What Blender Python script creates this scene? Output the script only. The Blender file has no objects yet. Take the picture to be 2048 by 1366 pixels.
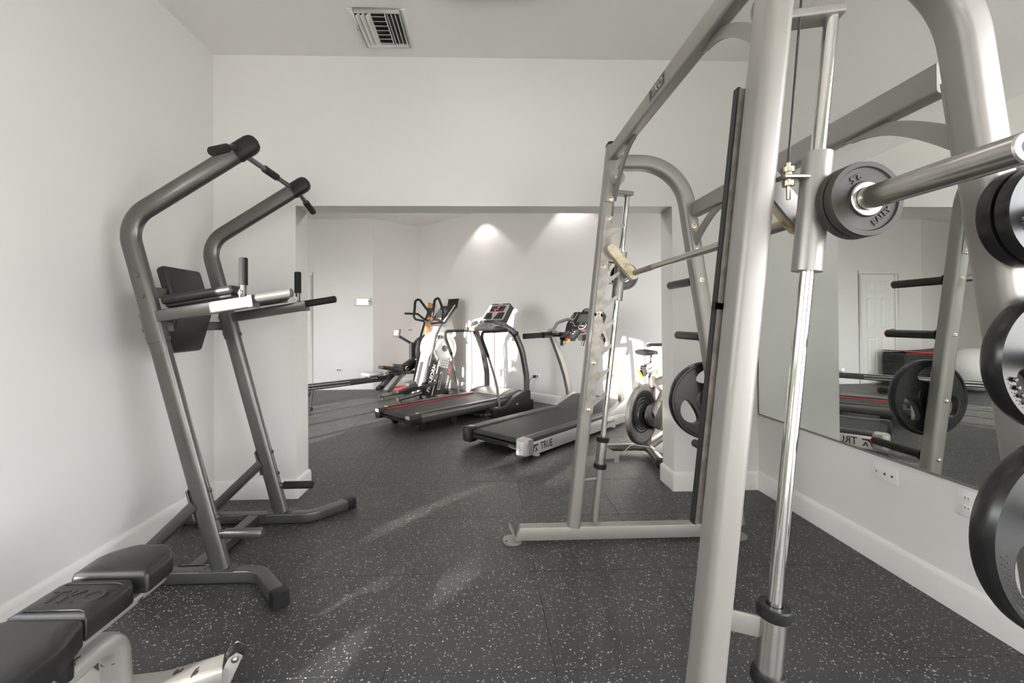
import bpy, bmesh, math, random
from mathutils import Vector, Matrix
import numpy as np

# ------------------------------------------------------------------ camera, world, sun, exposure
scene = bpy.context.scene
COL = scene.collection
F_PX, YAW, PITCH, ROLL, CX, CY, CAM_H = 865.76, 0.032, 0.0062, -0.0066, 997.41, 636.13, 1.22
_c, _s = math.cos(YAW), math.sin(YAW)
cR = Vector((_c, -_s, 0)); cF = Vector((_s, _c, 0)); cU = Vector((0, 0, 1))
_c, _s = math.cos(PITCH), math.sin(PITCH); cF, cU = _c*cF + _s*cU, -_s*cF + _c*cU
_c, _s = math.cos(ROLL), math.sin(ROLL); cR, cU = _c*cR + _s*cU, _c*cU - _s*cR
cam = bpy.data.cameras.new('camera'); cam_ob = bpy.data.objects.new('camera', cam); COL.objects.link(cam_ob)
cam.sensor_width = 36.0; cam.lens = F_PX*36.0/2048.0
cam.shift_x = (1024-CX)/2048.0; cam.shift_y = -(683-CY)/2048.0
cam.clip_start = 0.02
mw = Matrix.Identity(4)
for i in range(3):
    mw[i][0] = cR[i]; mw[i][1] = cU[i]; mw[i][2] = -cF[i]
mw[2][3] = CAM_H
cam_ob.matrix_world = mw
scene.camera = cam_ob

world = bpy.data.worlds.new('world'); scene.world = world; world.use_nodes = True
bg = world.node_tree.nodes['Background']
bg.inputs['Color'].default_value = (0.965, 0.975, 1.0, 1); bg.inputs['Strength'].default_value = 12.0

SUN_AZ = math.radians(51.5); SUN_EL = math.radians(10.5)
SUN_DIR = Vector((math.cos(SUN_AZ)*math.cos(SUN_EL), math.sin(SUN_AZ)*math.cos(SUN_EL), -math.sin(SUN_EL)))
sun = bpy.data.lights.new('sun', 'SUN'); sun.energy = 26.0; sun.angle = math.radians(0.75); sun.color = (1.0, 0.95, 0.88)
sun_ob = bpy.data.objects.new('sun', sun); COL.objects.link(sun_ob); sun_ob.location = (-6, -6, 5)
sun_ob.rotation_euler = SUN_DIR.to_track_quat('-Z', 'Y').to_euler()

def portal(name, loc, direction, sx, sy):
    l = bpy.data.lights.new(name, 'AREA'); l.shape = 'RECTANGLE'; l.size = sx; l.size_y = sy
    l.cycles.is_portal = True
    o = bpy.data.objects.new(name, l); COL.objects.link(o); o.location = loc
    o.rotation_euler = Vector(direction).to_track_quat('-Z', 'Z').to_euler()
    return o

vs = scene.view_settings
vs.view_transform = 'Standard'; vs.look = 'None'; vs.gamma = 1.0; vs.exposure = 0.0; vs.use_curve_mapping = False
try:
    scene.cycles.use_denoising = True
    scene.cycles.max_bounces = 10; scene.cycles.diffuse_bounces = 6; scene.cycles.glossy_bounces = 5
    scene.cycles.sample_clamp_indirect = 5.0
    scene.cycles.caustics_reflective = True; scene.cycles.caustics_refractive = False
except Exception:
    pass

# ------------------------------------------------------------------ materials
def new_mat(name):
    m = bpy.data.materials.new(name); m.use_nodes = True
    nt = m.node_tree; b = nt.nodes['Principled BSDF']
    return m, nt, b
def noise(nt, scale, detail=2.0, rough=0.5):
    tc = nt.nodes.new('ShaderNodeTexCoord'); n = nt.nodes.new('ShaderNodeTexNoise')
    n.inputs['Scale'].default_value = scale; n.inputs['Detail'].default_value = detail; n.inputs['Roughness'].default_value = rough
    nt.links.new(tc.outputs['Object'], n.inputs['Vector']); return n
def add_bump(nt, b, height_out, strength, dist):
    bp = nt.nodes.new('ShaderNodeBump'); bp.inputs['Strength'].default_value = strength; bp.inputs['Distance'].default_value = dist
    nt.links.new(height_out, bp.inputs['Height']); nt.links.new(bp.outputs['Normal'], b.inputs['Normal'])
def ramp(nt, fac, stops):
    r = nt.nodes.new('ShaderNodeValToRGB'); e = r.color_ramp.elements
    while len(e) < len(stops): e.new(0.5)
    for el, (p, c) in zip(e, stops):
        el.position = p; el.color = (c[0], c[1], c[2], 1)
    nt.links.new(fac, r.inputs['Fac']); return r
def simple(name, col, rough=0.5, metal=0.0, var=0.0, vscale=8.0, bump=0.0, bscale=200.0, spec=None, coat=0.0):
    m, nt, b = new_mat(name)
    b.inputs['Base Color'].default_value = (*col, 1); b.inputs['Roughness'].default_value = rough; b.inputs['Metallic'].default_value = metal
    if spec is not None: b.inputs['Specular IOR Level'].default_value = spec
    if coat: b.inputs['Coat Weight'].default_value = coat; b.inputs['Coat Roughness'].default_value = 0.08
    n = noise(nt, vscale, 4.0)
    lo = tuple(max(0, c*(1-var)) for c in col); hi = tuple(min(1, c*(1+var)) for c in col)
    r = ramp(nt, n.outputs['Fac'], [(0.3, lo), (0.7, hi)])
    nt.links.new(r.outputs['Color'], b.inputs['Base Color'])
    if bump:
        n2 = noise(nt, bscale, 3.0); add_bump(nt, b, n2.outputs['Fac'], bump, 0.002)
    return m
def emit(name, col, strength):
    m, nt, b = new_mat(name)
    b.inputs['Base Color'].default_value = (*col, 1)
    b.inputs['Emission Color'].default_value = (*col, 1); b.inputs['Emission Strength'].default_value = strength
    return m

M = {}
M['wall'] = simple('wall_paint', (0.80, 0.789, 0.772), 0.42, var=0.012, vscale=1.2, bump=0.10, bscale=160, spec=0.35)
M['ceiling'] = simple('ceiling_paint', (0.87, 0.855, 0.835), 0.8, var=0.012, vscale=1.5, bump=0.12, bscale=180)
M['trim'] = simple('trim_paint', (0.84, 0.83, 0.81), 0.35, var=0.02, vscale=14)
M['door'] = simple('door_paint', (0.84, 0.84, 0.80), 0.35, var=0.01)
M['smith'] = simple('silver_grey_paint', (0.272, 0.258, 0.240), 0.44, metal=0.4, var=0.05, vscale=3)
M['smith_dark'] = simple('grey_frame_paint', (0.30, 0.29, 0.275), 0.36, metal=0.5, var=0.05)
M['bench_paint'] = simple('pale_silver_paint', (0.34, 0.325, 0.305), 0.36, metal=0.35, var=0.06, vscale=5, coat=0.2)
M['gun'] = simple('gunmetal_paint', (0.115, 0.113, 0.107), 0.32, metal=0.7, var=0.14, vscale=4, coat=0.15)
M['worn'] = simple('worn_steel', (0.29, 0.27, 0.245), 0.38, metal=0.75, var=0.28, vscale=26, bump=0.06, bscale=70)
M['chrome'] = simple('chrome', (0.80, 0.79, 0.77), 0.10, metal=1.0, var=0.02)
M['steel'] = simple('brushed_steel', (0.56, 0.54, 0.51), 0.25, metal=1.0, var=0.08, vscale=20)
M['brass'] = simple('bolt_metal', (0.58, 0.50, 0.38), 0.28, metal=1.0, var=0.1)
M['rubber'] = simple('black_rubber', (0.013, 0.013, 0.013), 0.45, var=0.2, vscale=20, bump=0.08, bscale=300, spec=0.3)
M['foam'] = simple('black_foam', (0.016, 0.016, 0.0155), 0.75, var=0.2, bump=0.2, bscale=500, spec=0.25)
M['vinyl'] = simple('black_vinyl', (0.017, 0.0165, 0.016), 0.38, var=0.12, bump=0.22, bscale=420, spec=0.42)
M['plate'] = simple('plate_rubber', (0.011, 0.011, 0.0115), 0.27, var=0.2, vscale=12, spec=0.5)
M['plate_iron'] = simple('iron_plate_paint', (0.040, 0.036, 0.031), 0.50, metal=0.0, var=0.18, vscale=25, spec=0.3)
M['plastic'] = simple('black_plastic', (0.015, 0.015, 0.015), 0.40, var=0.1, spec=0.35)
M['sungrip'] = simple('sunlit_foam', (0.085, 0.083, 0.078), 0.32, var=0.1)  # same black foam as the far grip, with sunlight put into its colour
M['dgrey'] = simple('dark_grey_plastic', (0.045, 0.045, 0.0435), 0.42, var=0.1, spec=0.35)
M['mgrey'] = simple('mid_grey_plastic', (0.19, 0.19, 0.185), 0.38, var=0.08, spec=0.4)
M['silver'] = simple('silver_plastic', (0.50, 0.485, 0.465), 0.32, metal=0.4, var=0.05)
M['white'] = simple('white_plastic', (0.82, 0.82, 0.80), 0.4, var=0.02)
M['belt'] = simple('treadmill_belt', (0.024, 0.024, 0.0235), 0.55, var=0.12, bump=0.1, bscale=600, spec=0.35)
M['red'] = simple('red_plastic', (0.55, 0.025, 0.02), 0.45, var=0.1)
M['yellow'] = simple('yellow_plastic', (0.80, 0.38, 0.02), 0.45, var=0.05)
M['lime'] = simple('yellow_print', (0.80, 0.70, 0.03), 0.5, var=0.02)
M['green'] = simple('green_print', (0.03, 0.35, 0.10), 0.5, var=0.05)
M['print_white'] = simple('white_print', (0.80, 0.80, 0.78), 0.5, var=0.02)
M['print_dark'] = simple('dark_print', (0.03, 0.03, 0.03), 0.5, var=0.02)
M['bronze'] = simple('bronze_paint', (0.17, 0.145, 0.125), 0.32, metal=0.5, var=0.08, coat=0.3)
M['wood'] = simple('orange_wood', (0.46, 0.19, 0.055), 0.5, var=0.3, vscale=18)
M['ball'] = simple('grey_ball', (0.60, 0.59, 0.58), 0.35, var=0.02)
M['mat'] = simple('exercise_mat', (0.030, 0.031, 0.033), 0.7, var=0.2)
M['cable'] = simple('steel_cable', (0.03, 0.03, 0.03), 0.4, var=0.1)
M['led'] = emit('red_led', (1.0, 0.03, 0.05), 1.6)
M['lens'] = emit('lamp_lens', (1.0, 0.97, 0.92), 6.0)
M['screen'] = simple('display_glass', (0.02, 0.02, 0.022), 0.12, var=0.02)
M['lcd'] = simple('lcd_panel', (0.13, 0.14, 0.13), 0.25, var=0.05)
M['leaf'] = simple('screen_leaf', (0.30, 0.36, 0.20), 0.5, var=0.3, vscale=6)
M['concrete'] = simple('paving', (0.62, 0.60, 0.55), 0.85, var=0.15, vscale=2)

def chipped(m, thr=0.70, scale=16, col=(0.05, 0.045, 0.04)):
    """sparse dark paint chips on an existing paint"""
    nt = m.node_tree; b = nt.nodes['Principled BSDF']; src = b.inputs['Base Color'].links[0].from_socket
    n = noise(nt, scale, 3.0, 0.6); mp = nt.nodes.new('ShaderNodeMapping'); mp.inputs['Scale'].default_value = (1.0, 0.45, 1.6)
    tc = nt.nodes.new('ShaderNodeTexCoord'); nt.links.new(tc.outputs['Object'], mp.inputs['Vector']); nt.links.new(mp.outputs['Vector'], n.inputs['Vector'])
    r = ramp(nt, n.outputs['Fac'], [(thr, (0, 0, 0)), (thr+0.015, (1, 1, 1))])
    mx = nt.nodes.new('ShaderNodeMixRGB'); nt.links.new(r.outputs['Color'], mx.inputs['Fac']); nt.links.new(src, mx.inputs['Color1']); mx.inputs['Color2'].default_value = (*col, 1)
    nt.links.new(mx.outputs['Color'], b.inputs['Base Color'])
chipped(M['bench_paint'], 0.645, 24)
def floor_mat():
    m, nt, b = new_mat('speckled_rubber')
    tc = nt.nodes.new('ShaderNodeTexCoord')
    geo = nt.nodes.new('ShaderNodeNewGeometry')
    mapn = nt.nodes.new('ShaderNodeMapping'); nt.links.new(geo.outputs['Position'], mapn.inputs['Vector'])
    nz = nt.nodes.new('ShaderNodeTexNoise'); nz.inputs['Scale'].default_value = 60; nt.links.new(mapn.outputs['Vector'], nz.inputs['Vector'])
    mixv = nt.nodes.new('ShaderNodeMixRGB'); mixv.inputs['Fac'].default_value = 0.02
    nt.links.new(mapn.outputs['Vector'], mixv.inputs['Color1']); nt.links.new(nz.outputs['Color'], mixv.inputs['Color2'])
    v = nt.nodes.new('ShaderNodeTexVoronoi'); v.inputs['Scale'].default_value = 150; nt.links.new(mixv.outputs['Color'], v.inputs['Vector'])
    # speck where the cell is small-distance and its random colour is high
    sep = nt.nodes.new('ShaderNodeSeparateColor'); nt.links.new(v.outputs['Color'], sep.inputs['Color'])
    thr = nt.nodes.new('ShaderNodeMath'); thr.operation = 'GREATER_THAN'; thr.inputs[1].default_value = 0.66; nt.links.new(sep.outputs[0], thr.inputs[0])
    rad = nt.nodes.new('ShaderNodeMath'); rad.operation = 'MULTIPLY'; rad.inputs[1].default_value = 0.46; nt.links.new(sep.outputs[1], rad.inputs[0])
    lt = nt.nodes.new('ShaderNodeMath'); lt.operation = 'LESS_THAN'; nt.links.new(v.outputs['Distance'], lt.inputs[0]); nt.links.new(rad.outputs[0], lt.inputs[1])
    mul = nt.nodes.new('ShaderNodeMath'); mul.operation = 'MULTIPLY'; nt.links.new(thr.outputs[0], mul.inputs[0]); nt.links.new(lt.outputs[0], mul.inputs[1])
    n2 = nt.nodes.new('ShaderNodeTexNoise'); n2.inputs['Scale'].default_value = 3; n2.inputs['Detail'].default_value = 5; nt.links.new(mapn.outputs['Vector'], n2.inputs['Vector'])
    base = ramp(nt, n2.outputs['Fac'], [(0.3, (0.026, 0.026, 0.0255)), (0.7, (0.037, 0.037, 0.036))])
    mix = nt.nodes.new('ShaderNodeMixRGB'); nt.links.new(mul.outputs[0], mix.inputs['Fac']); nt.links.new(base.outputs['Color'], mix.inputs['Color1'])
    mix.inputs['Color2'].default_value = (0.42, 0.41, 0.39, 1)
    nt.links.new(mix.outputs['Color'], b.inputs['Base Color'])
    n3 = nt.nodes.new('ShaderNodeTexNoise'); n3.inputs['Scale'].default_value = 420; n3.inputs['Detail'].default_value = 2; nt.links.new(mapn.outputs['Vector'], n3.inputs['Vector'])
    add_bump(nt, b, n3.outputs['Fac'], 0.35, 0.0015)
    b.inputs['Roughness'].default_value = 0.46; b.inputs['Specular IOR Level'].default_value = 0.5
    return m
M['floor'] = floor_mat()
def pad_mat():
    m, nt, b = new_mat('rust_stained_cream')
    n = noise(nt, 14, 6, 0.65)
    r = ramp(nt, n.outputs['Fac'], [(0.34, (0.20, 0.10, 0.04)), (0.47, (0.55, 0.47, 0.30)), (0.6, (0.64, 0.58, 0.42))])
    nt.links.new(r.outputs['Color'], b.inputs['Base Color']); b.inputs['Roughness'].default_value = 0.5
    return m
M['cream'] = pad_mat()
def mirror_mat():
    m, nt, b = new_mat('mirror_glass')
    b.inputs['Base Color'].default_value = (0.90, 0.93, 0.90, 1); b.inputs['Metallic'].default_value = 1.0; b.inputs['Roughness'].default_value = 0.0
    return m
M['mirror'] = mirror_mat()

# ------------------------------------------------------------------ mesh helpers
V = Vector
def fillet(pts, radii, n=8):
    """round the inner corners of a polyline; radii: one number or one per inner point"""
    pts = [V(p) for p in pts]
    if not isinstance(radii, (list, tuple)): radii = [radii]*(len(pts)-2)
    out = [pts[0]]
    for i in range(1, len(pts)-1):
        r = radii[i-1]; p = pts[i]; a = (pts[i-1]-p); b = (pts[i+1]-p); la, lb = a.length, b.length
        a.normalize(); b.normalize()
        ang = a.angle(b)
        if r <= 0 or ang > math.pi-0.01: out.append(p); continue
        t = min(r/math.tan(ang/2), la*0.49 if i > 1 else la*0.98, lb*0.49 if i < len(pts)-2 else lb*0.98); r = t*math.tan(ang/2)
        c = p + (a+b).normalized()*(r/math.sin(ang/2))
        p0 = p+a*t; p1 = p+b*t; v0 = p0-c; v1 = p1-c
        th = v0.angle(v1); ax = v0.cross(v1).normalized()
        for k in range(n+1):
            out.append(c + Matrix.Rotation(th*k/n, 3, ax) @ v0)
    out.append(pts[-1]); return out
def rrect(w, h, r, n=4):
    """rounded rectangle profile, w along side axis, h along normal axis"""
    r = min(r, w/2-1e-4, h/2-1e-4); p = []
    for cx, cy, a0 in ((w/2-r, h/2-r, 0), (-w/2+r, h/2-r, 90), (-w/2+r, -h/2+r, 180), (w/2-r, -h/2+r, 270)):
        for k in range(n+1):
            a = math.radians(a0+90*k/n); p.append((cx+r*math.cos(a), cy+r*math.sin(a)))
    return p
def circ(r, n=14): return [(r*math.cos(2*math.pi*k/n), r*math.sin(2*math.pi*k/n)) for k in range(n)]
def ell(a, b, n=20, p=2.0):
    o = []
    for k in range(n):
        t = 2*math.pi*k/n; c, s = math.cos(t), math.sin(t)
        o.append((a*math.copysign(abs(c)**(2/p), c), b*math.copysign(abs(s)**(2/p), s)))
    return o

OFF = {}
class MB:
    def __init__(s): s.v = []; s.f = []
    def add(s, vs_, fs):
        b = len(s.v); s.v += [V(x) for x in vs_]; s.f += [[i+b for i in f] for f in fs]; return s
    def box(s, c, size, rot=None):
        c = V(c); hx, hy, hz = size[0]/2, size[1]/2, size[2]/2
        vv = [V((x, y, z)) for x in (-hx, hx) for y in (-hy, hy) for z in (-hz, hz)]
        if rot is not None: vv = [rot @ q for q in vv]
        return s.add([c+q for q in vv], [(0, 1, 3, 2), (4, 6, 7, 5), (0, 4, 5, 1), (2, 3, 7, 6), (0, 2, 6, 4), (1, 5, 7, 3)])
    def bb(s, x0, x1, y0, y1, z0, z1): return s.box(((x0+x1)/2, (y0+y1)/2, (z0+z1)/2), (abs(x1-x0), abs(y1-y0), abs(z1-z0)))
    def rbox(s, c, size, r, rot=None, seg=2):
        bm = bmesh.new(); bmesh.ops.create_cube(bm, size=1.0)
        for q in bm.verts: q.co = V((q.co.x*size[0], q.co.y*size[1], q.co.z*size[2]))
        bmesh.ops.bevel(bm, geom=bm.edges[:], offset=r, segments=seg, profile=0.5, affect='EDGES')
        bm.verts.index_update(); c = V(c)
        vv = [c + (rot @ q.co if rot is not None else q.co) for q in bm.verts]
        ff = [[q.index for q in f.verts] for f in bm.faces]; bm.free()
        return s.add(vv, ff)
    def sweep(s, path, prof, up=(0, 0, 1), caps=True, scales=None, closed=False):
        path = [V(p) for p in path]; n = len(path); m = len(prof); up = V(up); vv = []; ff = []
        for i, p in enumerate(path):
            if closed: t = path[(i+1) % n]-path[i-1]
            elif i == 0: t = path[1]-p
            elif i == n-1: t = p-path[i-1]
            else: t = (path[i+1]-p).normalized()+(p-path[i-1]).normalized()
            t.normalize(); sd = up.cross(t)
            if sd.length < 1e-4: sd = V((1, 0, 0)).cross(t)
            if sd.length < 1e-4: sd = V((0, 1, 0)).cross(t)
            sd.normalize(); nm = t.cross(sd)
            k = scales[i] if scales else 1.0
            if not isinstance(k, (tuple, list)): k = (k, k)
            vv += [p+sd*(a*k[0])+nm*(b*k[1]) for a, b in prof]
        for i in range(n if closed else n-1):
            j = (i+1) % n
            for k in range(m):
                k2 = (k+1) % m; ff.append((i*m+k, i*m+k2, j*m+k2, j*m+k))
        if caps and not closed:
            ff.append(tuple(reversed(range(m)))); ff.append(tuple((n-1)*m+k for k in range(m)))
        return s.add(vv, ff)
    def tube(s, path, r, n=14, **kw):
        return s.sweep(path, circ(r, n), **kw)
    def cyl(s, p0, p1, r, n=18, r2=None):
        p0, p1 = V(p0), V(p1); up = (0, 0, 1) if abs((p1-p0).normalized().z) < 0.95 else (1, 0, 0)
        return s.sweep([p0, p1], circ(r, n), up=up, scales=[1.0, (r2/r if r2 else 1.0)])
    def bar(s, p0, p1, w, h, r=0.006, up=(0, 0, 1)): return s.sweep([p0, p1], rrect(w, h, r, 3), up=up)
    def lathe(s, c, axis, prof, n=32):
        """prof: list of (radius, t along axis)"""
        c = V(c); ax = V(axis).normalized(); e1 = ax.orthogonal().normalized(); e2 = ax.cross(e1); vv = []; ff = []; m = len(prof)
        for k in range(n):
            a = 2*math.pi*k/n; d = e1*math.cos(a)+e2*math.sin(a)
            vv += [c+d*max(r, 1e-5)+ax*t for r, t in prof]
        for k in range(n):
            k2 = (k+1) % n
            for i in range(m-1): ff.append((k*m+i, k2*m+i, k2*m+i+1, k*m+i+1))
        return s.add(vv, ff)
    def sphere(s, c, r, n=16, sc=(1, 1, 1)):
        c = V(c); vv = []; ff = []; h = n//2
        for i in range(h+1):
            th = math.pi*i/h
            for k in range(n):
                a = 2*math.pi*k/n
                vv.append(c+V((r*sc[0]*math.sin(th)*math.cos(a), r*sc[1]*math.sin(th)*math.sin(a), r*sc[2]*math.cos(th))))
        for i in range(h):
            for k in range(n): ff.append((i*n+k, (i+1)*n+k, (i+1)*n+(k+1) % n, i*n+(k+1) % n))
        return s.add(vv, ff)
    def prism(s, poly, o, ex, ey, t0, t1):
        """extrude a 2D polygon (may be concave) lying in (ex, ey) from t0 to t1 along ex x ey"""
        o, ex, ey = V(o), V(ex), V(ey); ez = ex.cross(ey).normalized(); m = len(poly)
        area = sum(poly[i][0]*poly[(i+1) % m][1]-poly[(i+1) % m][0]*poly[i][1] for i in range(m))
        if area < 0: poly = list(reversed(poly))
        vv = [o+ex*a+ey*b+ez*t0 for a, b in poly]+[o+ex*a+ey*b+ez*t1 for a, b in poly]
        ff = [tuple(reversed(range(m))), tuple(range(m, 2*m))]+[(k, (k+1) % m, m+(k+1) % m, m+k) for k in range(m)]
        return s.add(vv, ff)
    def build(s, name, mat, parent=None, sharp=38, bevel=0.0, raw_offset=True):
        me = bpy.data.meshes.new(name)
        off = OFF.get(parent.name, V((0, 0, 0))) if (parent is not None and raw_offset) else V((0, 0, 0))
        bm = bmesh.new(); vv = [bm.verts.new(q-off) for q in s.v]
        for f in s.f:
            try: bm.faces.new([vv[i] for i in f])
            except ValueError: pass
        bmesh.ops.remove_doubles(bm, verts=bm.verts[:], dist=1e-6)
        bmesh.ops.recalc_face_normals(bm, faces=bm.faces[:])
        if bevel:
            eds = [e for e in bm.edges if len(e.link_faces) == 2 and e.calc_face_angle(0) > math.radians(30)]
            bmesh.ops.bevel(bm, geom=eds, offset=bevel, segments=2, profile=0.5, affect='EDGES')
        lim = math.radians(sharp)
        for f in bm.faces: f.smooth = True
        for e in bm.edges: e.smooth = not (len(e.link_faces) == 2 and e.calc_face_angle(0) > lim)
        bm.to_mesh(me); bm.free()
        me.materials.append(M[mat] if isinstance(mat, str) else mat)
        ob = bpy.data.objects.new(name, me); COL.objects.link(ob)
        if parent is not None: ob.parent = parent; OFF[ob.name] = off
        return ob
def obj_from_mesh(name, me, mat, parent=None):
    me.materials.clear(); me.materials.append(M[mat]); ob = bpy.data.objects.new(name, me); COL.objects.link(ob)
    if parent is not None: ob.parent = parent; OFF[ob.name] = OFF.get(parent.name, V((0, 0, 0)))
    return ob
def tag(o, label, cat, group=None):
    o['label'] = label; o['category'] = cat
    if group: o['group'] = group
    return o
def struct(o, label=None):
    o['kind'] = 'structure'
    if label: o['label'] = label
    return o
def thing(name, label, cat, loc=(0, 0, 0), rz=0.0, group=None, world_coords=False):
    e = bpy.data.objects.new(name, None); COL.objects.link(e); e.location = loc; e.rotation_euler = (0, 0, rz); e.empty_display_size = 0.1
    OFF[e.name] = V(loc) if world_coords else V((0, 0, 0))
    return tag(e, label, cat, group)
def place(me, o, ex, ey):
    o, ex, ey = V(o), V(ex).normalized(), V(ey).normalized(); ez = ex.cross(ey)
    for q in me.vertices:
        c = q.co.copy(); q.co = o+ex*c.x+ey*c.y+ez*c.z
def lettering(name, txt, size, mat, parent, o, ex, ey, extrude=0.0006, shear=0.0, xscale=1.0, bold=0.0, align='CENTER', space=1.0):
    cu = bpy.data.curves.new('t', 'FONT'); cu.body = txt; cu.size = size; cu.extrude = extrude; cu.shear = shear; cu.offset = bold
    cu.align_x = align; cu.align_y = 'CENTER'; cu.resolution_u = 2; cu.space_character = space
    t = bpy.data.objects.new('t', cu); COL.objects.link(t); bpy.context.view_layer.update()
    me = bpy.data.meshes.new_from_object(t); bpy.data.objects.remove(t); bpy.data.curves.remove(cu)
    for q in me.vertices: q.co.x *= xscale
    off = OFF.get(parent.name, V((0, 0, 0)))
    place(me, V(o)-off, ex, ey); me.name = name
    return obj_from_mesh(name, me, mat, parent)
def plate_mesh(loops, depth, bevel=0.003):
    """2D outline with holes -> solid plate mesh, centred on z=0"""
    cu = bpy.data.curves.new('c', 'CURVE'); cu.dimensions = '2D'; cu.fill_mode = 'BOTH'; cu.extrude = max(depth/2-bevel, 1e-4); cu.bevel_depth = bevel; cu.bevel_resolution = 1; cu.offset = -bevel
    for lp in loops:
        sp = cu.splines.new('POLY'); sp.points.add(len(lp)-1); sp.use_cyclic_u = True
        for p, (x, y) in zip(sp.points, lp): p.co = (x, y, 0, 1)
    t = bpy.data.objects.new('t', cu); COL.objects.link(t); bpy.context.view_layer.update()
    me = bpy.data.meshes.new_from_object(t); bpy.data.objects.remove(t); bpy.data.curves.remove(cu)
    bm = bmesh.new(); bm.from_mesh(me); bmesh.ops.remove_doubles(bm, verts=bm.verts[:], dist=1e-6)
    bmesh.ops.recalc_face_normals(bm, faces=bm.faces[:])
    for f in bm.faces: f.smooth = True
    for e in bm.edges: e.smooth = not (len(e.link_faces) == 2 and e.calc_face_angle(0) > math.radians(14))
    bm.to_mesh(me); bm.free()
    return me
def copy_tree(o, parent=None, loc=None, label=None):
    c = o.copy(); COL.objects.link(c); c.parent = parent
    if loc is not None: c.location = loc
    if label: c['label'] = label
    for ch in list(o.children): copy_tree(ch, c)
    return c
# ------------------------------------------------------------------ pixel -> point on a known plane
CAMP = V((0, 0, CAM_H))
def ray(u, v): return cF + cR*((u-CX)/F_PX) - cU*((v-CY)/F_PX)
def PY(u, v, Y): d = ray(u, v); return CAMP+d*(Y/d.y)
def PX(u, v, X): d = ray(u, v); return CAMP+d*(X/d.x)
def PZ(u, v, Z=0.0): d = ray(u, v); return CAMP+d*((Z-CAM_H)/d.z)

# ------------------------------------------------------------------ room shell
XL, XR, YB, YB2, H = -1.873, 1.957, 3.0535, 3.2527, 3.08
OL, OR_, OT = -1.3125, 1.344, 2.03
YF = -2.2
CORN = V((-2.02, 7.885, 0)); INN = V((-1.258, 8.575, 0)); WEND = V((3.91, 3.2527, 0)); DW = 7.88
ROOM_B = [(-6.8, YB2), (WEND.x, YB2), (INN.x, INN.y), (CORN.x, CORN.y), (-4.31, DW), (-6.8, 8.75)]

b = MB(); b.bb(-7.2, 4.6, YF-0.2, 9.2, -0.10, -0.012); floor = struct(b.build('floor', 'print_dark'), 'black speckled rubber tile floor')
# interlocking 2 ft rubber tiles, a hairline joint between them
def inside(p, poly):
    x, y = p; r = False; n = len(poly)
    for i in range(n):
        x1, y1 = poly[i]; x2, y2 = poly[(i+1) % n]
        if (y1 > y) != (y2 > y) and x < (x2-x1)*(y-y1)/(y2-y1)+x1: r = not r
    return r
PT = 0.595; GAP = 0.0011; tile_cache = {}
def tile(x0, x1, y0, y1):
    key = (round(x1-x0, 4), round(y1-y0, 4))
    if key not in tile_cache:
        w, d = key; g = GAP/2; m = MB(); c = 0.0016
        vv = []
        for z, k in ((-0.012, g), (-c*0.7, g), (0.0, g+c)):
            vv += [(k, k, z), (w-k, k, z), (w-k, d-k, z), (k, d-k, z)]
        ff = [(8, 9, 10, 11)]+[(a+i, a+(i+1) % 4, a+4+(i+1) % 4, a+4+i) for a in (0, 4) for i in range(4)]
        o = m.add(vv, ff).build('rubber_tile', 'floor', floor, sharp=5); tile_cache[key] = o.data
    else:
        o = bpy.data.objects.new('rubber_tile', tile_cache[key]); COL.objects.link(o); o.parent = floor
    o.location = (x0, y0, 0)
for i in range(-12, 8):
    for j in range(-7, 13):
        x0 = -0.356+PT*i; y0 = 1.51+PT*j; x1 = x0+PT; y1 = y0+PT
        inB = any(inside((x, y), ROOM_B) for x in (x0+.02, x1-.02) for y in (y0+.02, y1-.02))
        ax0, ax1, ay0, ay1 = max(x0, XL-0.05), min(x1, XR+0.05), max(y0, YF-0.05), y1
        inA = ax1-ax0 > 0.03 and ay1-ay0 > 0.03 and y0 < YB2
        if inB: tile(x0, x1, y0, y1)
        elif inA: tile(ax0, ax1, ay0, ay1)

def wall_boxes(name, boxes, label):
    b = MB()
    for q in boxes: b.bb(*q)
    return struct(b.build(name, 'wall'), label)
wall_boxes('wall_back', [(-2.07, OL, YB, YB2, -0.02, H), (OR_, 2.15, YB, YB2, -0.02, H), (OL, OR_, YB, YB2, OT, H)], 'white wall with wide square opening to the far room')
WY0, WY1, WZ = -1.8, 1.32, 2.16
wall_boxes('wall_left', [(-2.07, XL, YF, WY0, -0.02, H), (-2.07, XL, WY1, YB, -0.02, H), (-2.07, XL, WY0, WY1, WZ, H)], 'white painted wall behind the dip station')
RY0, RY1, RZ0, RZ1 = -1.5, 0.75, 0.30, 2.40
wall_boxes('wall_right', [(XR, 2.15, YF, RY0, -0.02, H), (XR, 2.15, RY1, YB, -0.02, H), (XR, 2.15, RY0, RY1, -0.02, RZ0), (XR, 2.15, RY0, RY1, RZ1, H)], 'white painted wall carrying the mirror')
FX0, FX1, FZ = -1.3, 1.4, 2.25
wall_boxes('wall_front', [(-2.07, FX0, YF-0.2, YF, -0.02, H), (FX1, 2.15, YF-0.2, YF, -0.02, H), (FX0, FX1, YF-0.2, YF, FZ, H)], 'white wall with wide doorway behind the camera')
SX0, SX1, SZ = -5.1, -2.30, 2.30
wall_boxes('wall_side', [(-7.0, SX0, YB, YB2, -0.02, H), (SX1, -2.07, YB, YB2, -0.02, H), (SX0, SX1, YB, YB2, SZ, H)], 'white window wall of the far room')
QX0, QX1, QZ = 2.35, 3.75, 2.3
wall_boxes('wall_side_right', [(2.15, QX0, YB, YB2, -0.02, H), (QX1, 4.3, YB, YB2, -0.02, H), (QX0, QX1, YB, YB2, QZ, H)], 'white wall of the far room beside the opening')
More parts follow.
